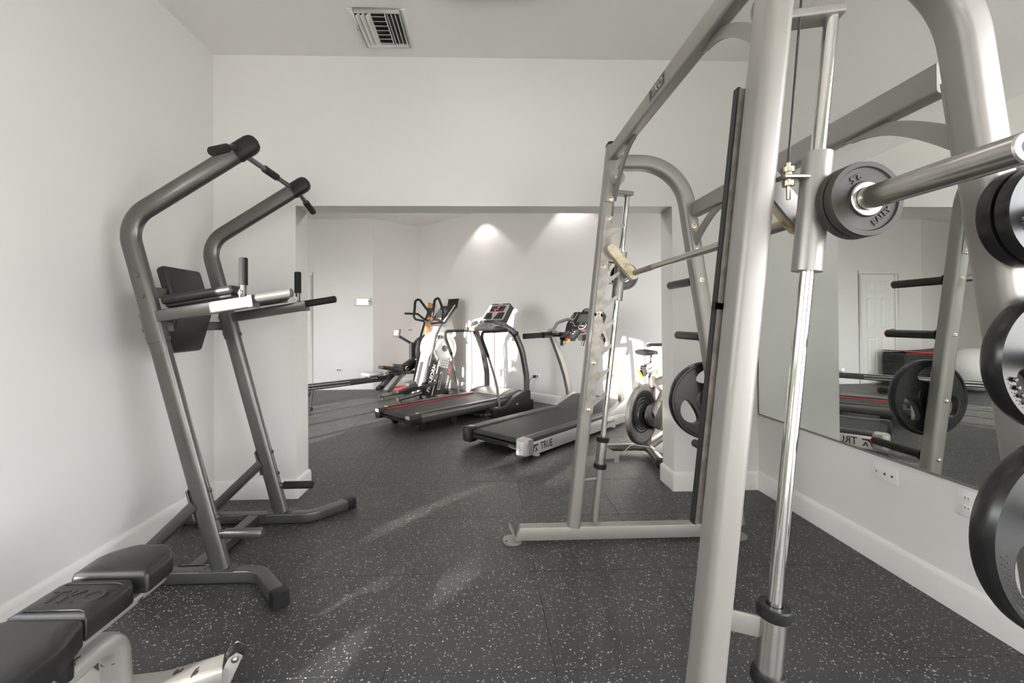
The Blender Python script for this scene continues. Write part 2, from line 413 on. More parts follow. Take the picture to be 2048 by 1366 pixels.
def wall_seg(name, p0, p1, label, th=0.15):
    p0, p1 = V(p0), V(p1); d = (p1-p0).normalized(); n = V((-d.y, d.x, 0))
    b = MB(); b.prism([(0, -0.02), ((p1-p0).length, -0.02), ((p1-p0).length, H), (0, H)], p0, d, (0, 0, 1), 0.0, -th if False else th)
    return struct(b.build(name, 'wall'), label)
# thickness grows along d x up, i.e. to the right of travel: run each wall so that the room lies on its left
wall_seg('wall_far_long', WEND, INN, 'white far wall behind the treadmills')
wall_seg('wall_far_angle', INN, CORN, 'short white wall turning beside the rower')
wall_seg('wall_far_door', CORN, (-4.31, DW, 0), 'white wall with the six-panel door')
wall_seg('wall_far_left', (-4.31, DW, 0), (-6.8, 8.75, 0), 'white wall left of the exercise mats')
wall_seg('wall_far_end', (-6.8, 8.75, 0), (-6.8, YB2, 0), 'white end wall of the far room')
b = MB(); b.bb(-2.07, 2.15, YF-0.2, YB2, H, H+0.15); struct(b.build('ceiling', 'ceiling'), 'flat pale ceiling over the weights')
b = MB(); b.prism([p for p in ROOM_B], (0, 0, 0), (1, 0, 0), (0, 1, 0), H, H+0.15); b.prism([(-7.0, YB2), (-6.8, YB2), (-6.8, 8.9), (-7.0, 8.9)], (0, 0, 0), (1, 0, 0), (0, 1, 0), H, H+.15)
struct(b.build('ceiling_far', 'ceiling'), 'flat pale ceiling of the far room')

BBP = [(0, 0), (0.016, 0), (0.016, 0.108), (0.012, 0.122), (0.006, 0.132), (0, 0.134)]
def baseboard(name, path, label):
    """path run with the room on its right-hand side"""
    path = [V((p[0], p[1], 0)) for p in path]; vv = []; ff = []; n = len(path); m = len(BBP)
    for i, p in enumerate(path):
        t0 = (p-path[i-1]).normalized() if i else (path[1]-p).normalized()
        t1 = (path[i+1]-p).normalized() if i < n-1 else t0
        n0 = V((t0.y, -t0.x, 0)); n1 = V((t1.y, -t1.x, 0)); q = (n0+n1); q = q*(1.0/max(0.2, q.dot(n0)))
        vv += [p+q*a+V((0, 0, z)) for a, z in BBP]
    for i in range(n-1):
        for k in range(m): ff.append((i*m+k, i*m+(k+1) % m, (i+1)*m+(k+1) % m, (i+1)*m+k))
    ff += [tuple(range(m)), tuple((n-1)*m+k for k in range(m))]
    return struct(MB().add(vv, ff).build(name, 'trim', sharp=25), label)
baseboard('baseboard_left', [(XL, WY1+.02), (XL, YB), (OL, YB), (OL, YB2), (-2.2, YB2)], 'white baseboard running round the corner and left pier')
baseboard('baseboard_right', [(2.3, YB2), (OR_, YB2), (OR_, YB), (XR, YB), (XR, YF)], 'white baseboard round the right pier and below the mirror')
baseboard('baseboard_far', [(-3.075, DW), (CORN.x, CORN.y), (INN.x, INN.y), (WEND.x, WEND.y)], 'white baseboard along the far walls')
baseboard('baseboard_far_left', [(-6.8, 8.75), (-4.31, DW), (-3.86, DW)], 'white baseboard left of the door')

# window frames (openings that bring the daylight in) and the ground outside
def frame_x(name, x, y0, y1, z1, label):
    b = MB()
    for y in (y0, y0+(y1-y0)/3, y0+(y1-y0)*2/3, y1): b.box((x, y, z1/2), (0.07, 0.05, z1))
    for z in (0.02, z1-0.025): b.box((x, (y0+y1)/2, z), (0.07, y1-y0, 0.05))
    return struct(b.build(name, 'trim'), label)
def frame_y(name, y, x0, x1, z1, nb, label):
    b = MB()
    for k in range(nb+1): b.box((x0+(x1-x0)*k/nb, y, z1/2), (0.05, 0.07, z1))
    for z in (0.02, z1-0.025): b.box(((x0+x1)/2, y, z), (x1-x0, 0.07, 0.05))
    return struct(b.build(name, 'trim'), label)
frame_x('window_1', -2.0, WY0, WY1, WZ, 'white framed glazed door in the left wall')
frame_y('window_2', YF-0.1, FX0, FX1, FZ, 3, 'white framed glazing behind the camera')
frame_y('window_3', (YB+YB2)/2, SX0, SX1, SZ, 4, 'white framed glazing of the far room')
b = MB()
for y in (RY0, (RY0+RY1)/2, RY1): b.box((2.06, y, (RZ0+RZ1)/2), (0.06, 0.05, RZ1-RZ0))
for z in (RZ0+.02, RZ1-.02): b.box((2.06, (RY0+RY1)/2, z), (0.06, RY1-RY0, 0.05))
struct(b.build('window_4', 'trim'), 'white framed window in the right wall beyond the mirror')
portal('portal_right', (2.14, (RY0+RY1)/2, (RZ0+RZ1)/2), (-1, 0, 0), RY1-RY0, RZ1-RZ0)
frame_y('window_added', (YB+YB2)/2, QX0, QX1, QZ, 2, 'unseen glazing added beside the spin bike to brighten the far room')  # unseen opening added to bring more sky light into the far room
portal('portal_side', ((QX0+QX1)/2, YB+0.02, QZ/2), (0, 1, 0), QX1-QX0, QZ)
portal('portal_left', (-2.05, (WY0+WY1)/2, WZ/2), (1, 0, 0), WY1-WY0, WZ)
portal('portal_front', ((FX0+FX1)/2, YF-0.15, FZ/2), (0, 1, 0), FX1-FX0, FZ)
portal('portal_far', ((SX0+SX1)/2, YB+0.02, SZ/2), (0, 1, 0), SX1-SX0, SZ)
b = MB(); b.bb(-40, 40, -40, 40, -0.3, -0.12); struct(b.build('ground', 'concrete'), 'pale paving outside the building')

# unseen leaf screen added at the left window; gaps shaped to cast sun streaks
rnd = random.Random(11)
hb = MB()
STREAKS = [((-0.52, 1.615), 0.040, 0.040), ((-0.675, 1.855), 0.022, 0.018), ((-0.385, 2.815), 0.020, 0.034), ((0.30, 3.93), 0.022, 0.04), ((0.46, 3.62), 0.045, 0.04), ((-0.10, 2.10), 0.016, 0.012), ((0.75, 3.55), 0.03, 0.05)]
def lets_sun_through(p, leaf):
    for (sx, sy), rw_, rh in STREAKS:
        q = p-V((sx, sy, 0)); al = q.dot(SUN_DIR); w = q-SUN_DIR*al
        hz = V((-math.sin(SUN_AZ), math.cos(SUN_AZ), 0)); dh = w.dot(hz); dv = (w-hz*dh).length
        if (dh/(rw_+leaf*0.95))**2+(dv/(rh+leaf*0.95))**2 < 1: return True
    return False
for k in range(15000):
    y = rnd.uniform(-3.0, 2.6); z = rnd.uniform(-0.1, 1.62+0.12*math.sin(y*5)); x = rnd.uniform(-3.35, -2.75)
    a = rnd.uniform(0.05, 0.10); c = V((x, y, z)); d1 = V((rnd.gauss(0, 1), rnd.gauss(0, 1), rnd.gauss(0, 1))).normalized(); d2 = d1.orthogonal().normalized()
    if lets_sun_through(c, a): continue
    hb.add([c-d1*a, c+d2*a*.5, c+d1*a, c-d2*a*.5], [(0, 1, 2, 3)])
for k in range(9000):                                   # added taller end, keeps sun off the right pier
    y = rnd.uniform(-5.0, -2.15); z = rnd.uniform(-0.1, 2.85); x = rnd.uniform(-3.35, -2.75)
    a = rnd.uniform(0.06, 0.12); c = V((x, y, z)); d1 = V((rnd.gauss(0, 1), rnd.gauss(0, 1), rnd.gauss(0, 1))).normalized(); d2 = d1.orthogonal().normalized()
    if lets_sun_through(c, a): continue
    hb.add([c-d1*a, c+d2*a*.5, c+d1*a, c-d2*a*.5], [(0, 1, 2, 3)])
added_hedge = hb.build('added_hedge', 'leaf'); added_hedge['kind'] = 'stuff'; tag(added_hedge, 'unseen leaf screen added outside the left windows to shape the sun', 'added_hedge')

struct(MB().bb(-4.6, 4.5, -5.5, -5.3, -0.12, 3.2).build('wall_sun_block', 'trim'), 'unseen white wall added outside the glazing to block sun')  # unseen wall added to block low sun and bounce light back in
# ------------------------------------------------------------------ door, vents, ceiling lamps, mirror, sockets
dr = struct(MB().bb(-3.77, -3.16, DW-0.012, DW+0.03, 0.01, 2.04).build('door_1', 'door'), 'white six-panel interior door')
for (z0, z1) in ((0.20, 0.86), (1.03, 1.60), (1.72, 1.92)):
    for (x0, x1) in ((-3.69, -3.51), (-3.42, -3.24)):
        p = MB(); c = ((x0+x1)/2, DW-0.012, (z0+z1)/2)
        w, h = x1-x0, z1-z0
        vv = [];
        for k, y in ((0.0, 0.0), (0.012, 0.007), (0.022, 0.007), (0.045, -0.004)):
            vv += [(x0+k, DW-0.0121+y*1.0 if k else DW-0.0125, z0+k), (x1-k, DW-0.0121+y if k else DW-0.0125, z0+k), (x1-k, DW-0.0121+y if k else DW-0.0125, z1-k), (x0+k, DW-0.0121+y if k else DW-0.0125, z1-k)]
        vv = [V((q[0], q[1]-0.0075, q[2])) for q in map(V, vv)]
        ff = [(a+i, a+(i+1) % 4, a+4+(i+1) % 4, a+4+i) for a in (0, 4, 8) for i in range(4)]+[(12, 13, 14, 15)]
        # little frame closing the panel back to the leaf
        for i in range(4): vv.append(V((vv[i].x, DW-0.0115, vv[i].z)))
        ff += [(16+i, 16+(i+1) % 4, (i+1) % 4, i) for i in range(4)]
        p.add(vv, ff).build('door_panel', 'door', dr, sharp=15)
k = MB(); k.lathe((-3.705, DW-0.012, 1.0), (0, -1, 0), [(0, 0), (0.026, 0), (0.026, 0.006), (0.010, 0.010), (0.010, 0.03), (0.024, 0.036), (0.029, 0.05), (0.022, 0.062), (0, 0.066)], 20); k.build('door_knob', 'chrome', dr)
b = MB()
for x in (-3.845, -3.155): b.bb(x, x+0.065, DW-0.022, DW, 0, 2.05)
b.bb(-3.845, -3.09, DW-0.022, DW, 2.05, 2.115); b.bb(-3.855, -3.08, DW-0.03, DW, 2.10, 2.125)
struct(b.build('trim_1', 'trim', bevel=0.004), 'white door casing')

vt = thing('ceiling_vent', 'white square louvred air vent in the ceiling near the back wall', 'vent', (-0.637, 2.757, H), 0)
def vbox(nm, mt, *a): return MB().bb(*a).build(nm, mt, vt)
b = MB()
for (x0, x1, y0, y1) in ((-.172, -.136, -.181, .181), (.136, .172, -.181, .181), (-.136, .136, -.181, -.147), (-.136, .136, .147, .181)): b.bb(x0, x1, y0, y1, -0.012, 0.0)
b.build('vent_frame', 'trim', vt, bevel=0.003)
MB().bb(-.14, .14, -.15, .15, -0.0012, -0.0004).build('duct_back', 'print_dark', vt)
def slat(c, size, ang, ax): MB().box(c, size, Matrix.Rotation(math.radians(ang), 3, ax)).build('louver', 'trim', vt)
for i in range(3): slat((-.118+.03*i, 0, -.016), (0.030, .294, 0.0018), -42, 'Y')
for i in range(4): slat((.060+.024*i, 0, -.014), (0.022, .294, 0.0018), 62, 'Y')
for i in range(7): slat((.002, -.125+.0415*i, -.014), (.082, 0.034, 0.0018), 38, 'X')
for x in (-.042, .046): slat((x, 0, -.014), (0.003, .294, 0.022), 0, 'Y')
for s in (-1, 1): MB().sphere((s*.154, 0, -.012), .005, 8).build('screw', 'steel', vt)

fx = thing('ceiling_light', 'white rectangular ceiling light panel at the top edge of the view', 'light', (0.077, 1.81, H), 0)
MB().bb(-.262, .262, -.61, .61, -0.055, 0.0).build('housing', 'trim', fx, bevel=0.006)
MB().bb(-.235, .235, -.585, .585, -0.0605, -0.0552).build('diffuser', emit('panel_light', (1.0, 0.97, 0.93), 1.5), fx)

ht = thing('ceiling_hatch', 'flat square access hatch set diagonally in the far ceiling', 'hatch', (-1.298, 7.972, H), math.radians(44.0))
b = MB()
for (x0, x1, y0, y1) in ((-.28, -.262, -.28, .28), (.262, .28, -.28, .28), (-.262, .262, -.28, -.262), (-.262, .262, .262, .28)): b.bb(x0, x1, y0, y1, -0.006, 0.0)
b.build('hatch_frame', 'trim', ht); MB().bb(-.257, .257, -.257, .257, -0.005, 0.0).build('hatch_panel', 'trim', ht); MB().bb(-.263, .263, -.263, .263, -0.0012, -0.0004).build('gap', 'print_dark', ht)

def downlight(loc, label, watts=20, spread=105, soft=0.35):
    t = thing('recessed_downlight', label, 'light', loc, 0, 'recessed downlights along the far wall')
    MB().lathe((0, 0, 0), (0, 0, -1), [(0.075, 0.0), (0.075, 0.004), (0.068, 0.007), (0.056, 0.006), (0.052, -0.03)], 28).build('trim_ring', 'trim', t)
    MB().lathe((0, 0, 0), (0, 0, -1), [(0.0, -0.005), (0.053, -0.005)], 24).build('lamp_lens', 'lens', t)
    l = bpy.data.lights.new('downlight_lamp', 'SPOT'); l.energy = watts; l.spot_size = math.radians(spread); l.spot_blend = soft; l.shadow_soft_size = 0.03; l.color = (1, 0.96, 0.9)
    o = bpy.data.objects.new('downlight_lamp', l); COL.objects.link(o); o.parent = t; o.location = (0, 0, -0.02)
    return t
downlight((-0.18, 7.08, H), 'small round recessed ceiling lamp above the dark treadmill')
downlight((1.03, 5.85, H), 'small round recessed ceiling lamp above the silver treadmill')

for x, y, what in ((-2.3, 5.5, 'the rower rail'), (-0.7, 4.6, 'the open floor by the opening'), (-4.3, 5.6, 'the floor before the mat stack'), (1.2, 4.2, 'the spin bike')):  # unseen fill lamps added to brighten the far room
    downlight((x, y, H), 'unseen fill lamp added in the ceiling above '+what, 32, 150, 0.9)
mr = thing('wall_mirror', 'large frameless gym mirror fixed to the right wall', 'mirror', (XR, 2.1, 0.545), 0, world_coords=True)
MB().bb(XR-0.006, XR-0.0005, 1.24, 3.035, 0.545, 2.03).build('mirror_glass', 'mirror', mr)
MB().bb(XR-0.010, XR-0.0002, 1.24, 3.037, 0.535, 0.5445).build('bottom_channel', 'mgrey', mr)
MB().bb(XR-0.008, XR-0.0002, 3.0353, 3.0400, 0.545, 2.03).build('edge_strip', 'print_dark', mr)

def wall_plate(name, label, c, n, w, h, kind, group=None):
    """c on the wall, n wall normal into the room; kind lists devices on the plate"""
    n = V(n).normalized(); ex = V((0, 0, 1)).cross(n)    # reading direction
    c = V(c); t = thing(name, label, 'socket', c, 0, group, world_coords=True); R = Matrix((ex, V((0, 0, 1)), n)).transposed()
    MB().rbox(c+n*0.003, (w, h, 0.006), 0.002, R).build('cover_plate', 'white', t)
    for i, (dx, what) in enumerate(kind):
        q = c+ex*dx+n*0.0062
        if what == 'duplex':
            for dz in (-0.02, 0.02):
                f = MB().rbox(q+V((0, 0, dz)), (0.030, 0.028, 0.003), 0.001, R).build('receptacle', 'trim', t)
                for sx in (-0.006, 0.006): MB().box(q+V((0, 0, dz+.003))+ex*sx+n*0.0016, (0.0025, 0.009, 0.0008), R).build('slot', 'print_dark', f)
        elif what == 'jack':
            MB().cyl(q, q+n*0.002, 0.0055, 12).build('jack', 'print_dark', t)
        elif what == 'screw':
            MB().cyl(q, q+n*0.0015, 0.004, 10).build('screw', 'steel', t)
        elif what == 'hduplex':
            for dz in (-0.02, 0.02):
                MB().rbox(q+ex*dz, (0.028, 0.030, 0.003), 0.001, R).build('receptacle', 'mgrey', t)
    return t
c = PX(1772, 948, XR); wall_plate('socket_plate', 'white cable wall plate with two small jacks below the mirror', c, (-1, 0, 0), 0.125, 0.075, [(-0.045, 'screw'), (0.0, 'jack'), (0.038, 'jack')])
c = PX(1937, 1008, XR); wall_plate('socket_plate', 'white duplex power socket below the mirror beside the largest weight plate', c, (-1, 0, 0), 0.075, 0.115, [(0, 'duplex')])
nrm = V((-(WEND-INN).normalized().y*-1, (WEND-INN).normalized().x*-1, 0)); dl = (WEND-INN).normalized(); nrm = V((dl.y, -dl.x, 0))
if nrm.dot(V((0, 0, 0))-INN) < 0: nrm = -nrm
def on_long(u, v):
    d = ray(u, v); t = nrm.dot(INN-CAMP)/nrm.dot(d); return CAMP+d*t
da = (INN-CORN).normalized(); nang = V((da.y, -da.x, 0))
if nang.dot(-CORN) < 0: nang = -nang
def on_ang(u, v):
    d = ray(u, v); t = nang.dot(CORN-CAMP)/nang.dot(d); return CAMP+d*t
wall_plate('socket_plate', 'white wall socket on the door wall above the rower rail', PY(678, 740, DW), (0, -1, 0), 0.115, 0.075, [(0, 'hduplex')])
wall_plate('socket_plate', 'white wall plate high on the short angled wall above the rower monitor', on_ang(820, 660), nang, 0.115, 0.075, [(0, 'hduplex')])
s3 = wall_plate('socket_plate', 'wall socket with black plug between the two treadmills', on_long(1074, 752), nrm, 0.115, 0.075, [(0, 'hduplex')])
s4 = wall_plate('socket_plate', 'wall socket holding two dark plugs beside the elliptical trainer', on_long(912, 737), nrm, 0.115, 0.075, [(0, 'hduplex')])
for (q, nm, lab) in (((on_long(1071.5, 752.5)), 'black power cord plugged in behind the dark treadmill', 1), ((on_long(914, 737)), 'thin dark power cord hanging from the socket by the elliptical', 2)):
    pc = thing('extension_lead', nm, 'cord', q, 0, world_coords=True)
    MB().rbox(q+nrm*0.038, (0.04, 0.04, 0.04), 0.008).build('plug', 'rubber', pc)
    if lab == 1: pts = [q+nrm*0.04, q+nrm*0.09+V((-.03, 0, -.03)), on_long(1062, 790)+nrm*.10, V((on_long(1058, 802)+nrm*.16).to_tuple()[:2]+(0.07,)), V((on_long(1052, 802)+nrm*.25).to_tuple()[:2]+(0.01,))]
    else: pts = [q+nrm*0.04, q+nrm*0.06+V((0, 0, -.06)), on_long(920, 765)+nrm*.08, V((on_long(928, 780)+nrm*.10).to_tuple()[:2]+(0.012,)), V((on_long(940, 780)+nrm*.15).to_tuple()[:2]+(0.008,))]
    MB().tube(fillet(pts, 0.06, 5), 0.005, 8).build('wire', 'rubber', pc)

q = PY(726, 604, DW)
bx = thing('emergency_light', 'small white wall box with bright lens near the outside corner', 'light', q, 0, world_coords=True)
MB().rbox(q+V((0.02, -0.035, 0)), (0.24, 0.07, 0.135), 0.012).build('lamp_body', 'white', bx)
MB().rbox(q+V((0.01, -0.0715, 0)), (0.205, 0.006, 0.105), 0.002).build('lens_panel', emit('lit_lens', (1.0, 1.0, 0.86), 0.55), bx)
MB().rbox(q+V((-0.13, -0.02, -0.01)), (0.055, 0.04, 0.11), 0.01).build('end_cap', 'white', bx)
MB().cyl(q+V((0.127, -0.07, 0.01)), q+V((0.127, -0.078, 0.01)), 0.012, 12).build('test_button', 'print_dark', bx)
# ------------------------------------------------------------------ smith machine
YN, YFAR = 1.015, 2.40
sm = thing('smith_machine', 'large silver-grey smith machine with slanted uprights and chrome guide rods', 'exercise machine', (0.78, (YN+YFAR)/2, 0), 0, world_coords=True)
def xf(z): return 0.613+0.113*(z-1.22)          # front upright centre
def xr(z): return 0.616+0.110*(z-0.107)         # guide rod
def xb(z): return 1.207+0.148*(1.42-z)           # rear upright centre
BX, BZ = 0.815, 1.475
UW, UD = 0.066, 0.080
bolt_mesh = None
def bolt(p, d, parent, r=0.009, mat='brass'):
    d = V(d).normalized(); m = MB()
    m.lathe(p, d, [(r*1.5, 0), (r*1.5, 0.002), (r, 0.0025), (r*0.95, 0.006), (r*0.6, 0.008), (0, 0.0085)], 12)
    return m.build('bolt', mat, parent)
for Y, s, who in ((YN, 1, 'near'), (YFAR, -1, 'far')):      # s: direction from the frame to the inside of the machine
    inn = Y+s*UD/2; YQ = 0.985 if who == 'near' else 2.44; YR = 0.985 if who == 'near' else 2.40; innr = YR+s*UD/2
    # base rail with sloping front end and two foot plates
    MB().prism([(0.15, 0.012), (1.425, 0.012), (1.40, 0.085), (0.185, 0.085)], (0, Y+0.03, 0), (1, 0, 0), (0, 0, 1), 0, 0.06).build('base_rail', 'smith', sm, bevel=0.006)
    b = MB(); R = Matrix.Rotation(math.radians(62), 3, 'Y'); b.box((0.152, Y, 0.045), (0.10, 0.064, 0.006), R); b.build('end_gusset', 'smith', sm)
    for fxx in (0.145, 1.405):
        b = MB(); b.sweep([(fxx, Y-0.0, 0.0), (fxx, Y, 0.010)], rrect(0.105, 0.105, 0.045, 5), up=(1, 0, 0)); fp = b.build('foot_plate', 'smith', sm)
        for dx in (-0.035,): MB().cyl((fxx+dx, Y-0.02, 0.010), (fxx+dx, Y-0.02, 0.0106), 0.008, 10).build('bolt_hole', 'print_dark', fp)
    # front upright
    MB().sweep([(xf(0.08), Y, 0.08), (xf(2.19), Y, 2.19)], rrect(UD, UW, 0.02, 5), up=(1, 0, 0)).build('front_upright', 'smith', sm)
    MB().sweep([(xf(2.19), Y, 2.19), (xf(2.205), Y, 2.205)], rrect(UD+.002, UW+.002, 0.02, 5), up=(1, 0, 0)).build('end_cap', 'rubber', sm)
    # arched rear upright
    path = fillet([(xf(2.1)+0.02, Y, 2.10), (xb(2.10), YR, 2.10), (xb(0.075), YR, 0.075)], 0.27, 16)
    MB().sweep(path, rrect(0.078, UD, 0.022, 5), up=(0, 1, 0)).build('rear_upright', 'smith', sm)
    # hook plates on the inner face
    ez = V((0.113, 0, 0.9936)).normalized(); ex = V((ez.z, 0, -ez.x))
    o = V((xf(1.22), inn+s*0.0002, 1.22))
    tips = [0.545-0.133*i for i in range(8)]
    for part in (tips[:4], tips[4:]):
        dxp = -0.024 if who == 'near' else 0.0; xs0, xs1 = -0.016+dxp, 0.031+dxp
        top = part[0]+0.030; bot = part[-1]-0.125 if part is not tips[:4] else part[-1]-0.118
        if part == tips[4:]: top = part[0]+0.024
        poly = [(xs0, bot), (xs0, top), (xs1-0.002, top), (xs1, part[0]-0.018)]
        for i, t in enumerate(part):
            poly += [(xs1+0.006, t-0.030), (xs1+0.018, t-0.034), (xs1+0.036, t-0.022), (xs1+0.062, t), (xs1+0.069, t-0.006), (xs1+0.062, t-0.022), (xs1+0.034, t-0.052), (xs1, t-0.086)]
            if i < len(part)-1: poly += [(xs1-0.001, t-0.133-0.018)]
        poly += [(xs1-0.001, bot)]
        hp = MB().prism(poly, o, ex, ez, -0.0 if s < 0 else -0.008, 0.008 if s < 0 else 0.0).build('hook_plate', 'worn', sm, sharp=30)
        # ex x ez = -y direction: t>0 goes to -Y
        if who == 'near': MB().prism([(xs0-.004, bot-.003), (xs0+.004, bot-.003), (xs0+.004, top+.003), (xs0-.004, top+.003)], o, ex, ez, -.020, -.001).build('dark_edge', 'rubber', hp)  # thin black strip along the near plate's left edge
        for tt in (part[0]+0.012 if part == tips[4:] else part[0]+0.018, (part[1]+part[2])/2-0.05, bot+0.018):
            bolt(o+ex*0.006+ez*tt+V((0, s*0.008, 0)), (0, s, 0), hp, 0.008)
    # top mounting plate with two bolts, pulley and bracket for the guide rod
    pth = [(xf(1.87)+0.004, inn+s*0.004, 1.87), (xf(2.15)+0.004, inn+s*0.004, 2.15)]
    mp = MB().sweep(pth, rrect(0.008, 0.052, 0.0035, 2), up=(1, 0, 0)).build('mounting_plate', 'smith', sm)
    for z in (1.885, 2.035): bolt((xf(z)+0.004, inn+s*0.008, z), (0, s, 0), mp, 0.010)
    pu = MB().lathe((xf(2.0)+0.024, inn+s*0.002, 2.0), (0, s, 0), [(0, 0), (0.045, 0), (0.045, 0.006), (0.036, 0.010), (0.045, 0.014), (0.045, 0.020), (0, 0.020)], 28).build('pulley', 'smith_dark', sm)
    bolt((xf(2.0)+0.024, inn+s*0.022, 2.0), (0, s, 0), pu, 0.008)
    ztop = 1.935
    MB().bar((xf(ztop)+0.02, Y, ztop), (xr(ztop)+0.02, YQ, ztop), 0.055, 0.022, 0.005).build('rod_bracket', 'smith', sm)
    gr = MB().cyl((xr(0.085), YQ, 0.085), (xr(1.925), YQ, 1.925), 0.0155, 20).build('guide_rod', 'chrome', sm)
    # lower rod support: painted post, steel sleeve and two rubber stops
    MB().cyl((xr(0.08), YQ, 0.08), (xr(0.40), YQ, 0.40), 0.020, 18).build('rod_post', 'smith', sm)
    MB().cyl((xr(0.40), YQ, 0.40), (xr(0.535), YQ, 0.535), 0.0285, 20).build('stop_sleeve', 'steel', sm)
    for z in (0.395, 0.545):
        dz = V((0.108, 0, 1)).normalized()*0.014; c = V((xr(z), YQ, z)); MB().lathe(c-dz, dz, [(0.017, 0), (0.034, 0), (0.036, 0.004), (0.036, 0.025), (0.033, 0.028), (0.017, 0.028)], 24).build('rubber_stop', 'rubber', sm)
    MB().bar((xf(0.325), Y, 0.325), (xr(0.325), YQ, 0.325), 0.010, 0.014, 0.003).build('post_strut', 'smith', sm)
    if who == 'near': MB().bar((xr(.50)-0.02, YQ+0.005, 0.505), (xf(.50)+0.0, Y+0.005, 0.515), 0.008, 0.05, 0.003).build('stop_tab', 'smith', sm)
    else: MB().prism([(0, 0.03), (0.075, -0.005), (0.075, -0.055), (0.05, -0.055), (0.045, -0.03), (0, -0.035)], (xr(.47)+.02, YQ-.01, .47), (1, 0, 0), (0, 0, 1), 0, .007).build('stop_tab', 'steel', sm)
    # carriage on the rod
    ca = MB().cyl((xr(1.33), YQ, 1.33), (xr(1.605), YQ, 1.605), 0.031, 26).build('carriage', 'smith_dark', sm)
    lug = V((xr(1.55)-0.062, YQ, 1.548))
    MB().bar(lug-V((0.022, 0, 0)), (xr(1.548), YQ, 1.548), 0.035, 0.010, 0.003).build('cable_lug', 'steel', ca)
    MB().lathe(lug+V((-.004, 0, -.05)), (0, 0, 1), [(0, 0), (0.0045, 0), (0.0045, 0.03), (0.013, 0.031), (0.013, 0.042), (0.009, 0.043), (0.009, 0.062), (0.014, 0.063), (0.014, 0.074), (0.006, 0.075), (0.006, 0.085), (0, 0.085)], 10).build('cable_bolt', 'brass', ca)
    hd = V((-0.122, 0, 0.148)).normalized(); hx = V((hd.z, 0, -hd.x))
    hb0 = V((BX-0.008, inn+s*0.030, BZ-0.012))
    loop = [(0.024*math.cos(a), 0.024*math.sin(a)) for a in [math.pi+math.pi*k/10 for k in range(11)]]+[(0.024*math.cos(a), 0.185+0.024*math.sin(a)) for a in [math.pi*k/10 for k in range(11)]]
    MB().prism(loop, hb0, hx, hd, -0.016, 0.016).build('catch_pad', 'cream', ca)
    MB().prism([(x*1.12, z*1.01) for x, z in loop], hb0+V((0, -s*0.020, 0)), hx, hd, -0.004, 0.004).build('catch_plate', 'smith_dark', ca)
    MB().bar((BX, YQ, BZ), (xr(1.45), YQ, 1.45), 0.05, 0.05, 0.01).build('bar_yoke', 'smith_dark', ca)
    MB().cyl(lug+V((-.004, 0, .03)), (0.748, YQ, 2.0), 0.0028, 8).build('lift_cable', 'cable', sm)
    # pegs for the weight plates, on the outer side of the rear upright
    for z in (1.44, 1.12, 0.75, 0.42):
        c = V((xb(z), YR-s*UD/2, z)); e = c+V((0, -s*0.335, 0)); col = c+V((0, -s*0.012, 0))
        pg = MB().lathe(c, (0, -s, 0), [(0.036, 0), (0.036, 0.008), (0.0245, 0.012), (0.0245, 0.318), (0.022, 0.328), (0, 0.328)], 22).build('weight_peg', 'rubber', sm)
        MB().lathe(c, (0, -s, 0), [(0.0247, 0.320), (0.0252, 0.321), (0.0252, 0.327), (0.020, 0.332), (0, 0.332)], 20).build('peg_cap', 'red', pg)
        bolt((xb(z), YR+s*UD/2, z), (0, s, 0), sm, 0.009)
    # rear beam mounting plate
    pth = [(xb(1.58), innr+s*0.003, 1.58), (xb(1.80), innr+s*0.003, 1.80)]
    MB().sweep(pth, rrect(0.007, 0.05, 0.003, 2), up=(1, 0, 0)).build('mounting_plate', 'smith', sm)
    bolt((xb(1.74), innr+s*0.006, 1.74), (0, s, 0), sm, 0.010); bolt((xb(1.60), innr+s*0.006, 1.60), (0, s, 0), sm, 0.010)
    # curved braces below both beams
    for (xc, zt, th) in ((xf(2.1)+0.010, 2.10, 0.012), (1.172, 1.79, 0.012)):
        Lr, Dp = 0.34, (0.215 if zt > 2 else 0.155)
        up_, lo_ = [], []
        for k in range(15):
            t = k/14; y = Lr*t
            zc = -Dp*(1-math.sin(t*math.pi/2))**1.15
            up_.append((y, min(0.0, zc+0.050*(1-t)+0.004))); lo_.append((y, min(-0.0005, zc-0.012)))
        lo_[-1] = (Lr, -0.002); up_[-1] = (Lr, 0.0)
        MB().prism(lo_+list(reversed(up_)), (xc, (inn if zt > 2 else innr), zt), (0, s, 0), (0, 0, 1), -th/2, th/2).build('curved_brace', 'smith', sm)
y0, y1 = YN+UD/2, YFAR-UD/2
tb = MB().sweep([(0.713, y0, 2.137), (0.713, y1, 2.137)], rrect(0.05, 0.076, 0.010, 4)).build('top_beam', 'smith', sm)
MB().sweep([(1.172, y0, 1.829), (1.172, y1, 1.829)], rrect(0.052, 0.080, 0.010, 4)).build('rear_beam', 'smith', sm)
# logo on the left face of the top beam, read from low-left to high-right in the view
LY = PX(1313, 175, 0.6878).y
b = MB(); yy = LY
def strip(y0_, y1_, z0_, z1_): return MB().bb(0.6870, 0.6878, y0_, y1_, z0_, z1_)
bx_ = MB()
for (a0, a1, c0, c1) in ((-.075, .075, .020, .0225), (-.075, .075, -.0225, -.020), (-.075, -.072, -.0225, .0225), (.072, .075, -.0225, .0225)): bx_.bb(0.6872, 0.6878, yy+a0, yy+a1, 2.143+c0, 2.143+c1)
bx_.bb(0.68745, 0.6878, yy-.068, yy+.068, 2.143-.017, 2.143+.017)
bx_.build('logo_panel', 'print_dark', tb)
lettering('lettering', 'TKO', 0.042, 'silver', tb, (0.6871, yy, 2.143), (0, -1, 0), (0, 0, 1), 0.0003, shear=0.25, xscale=1.25, bold=0.0006)
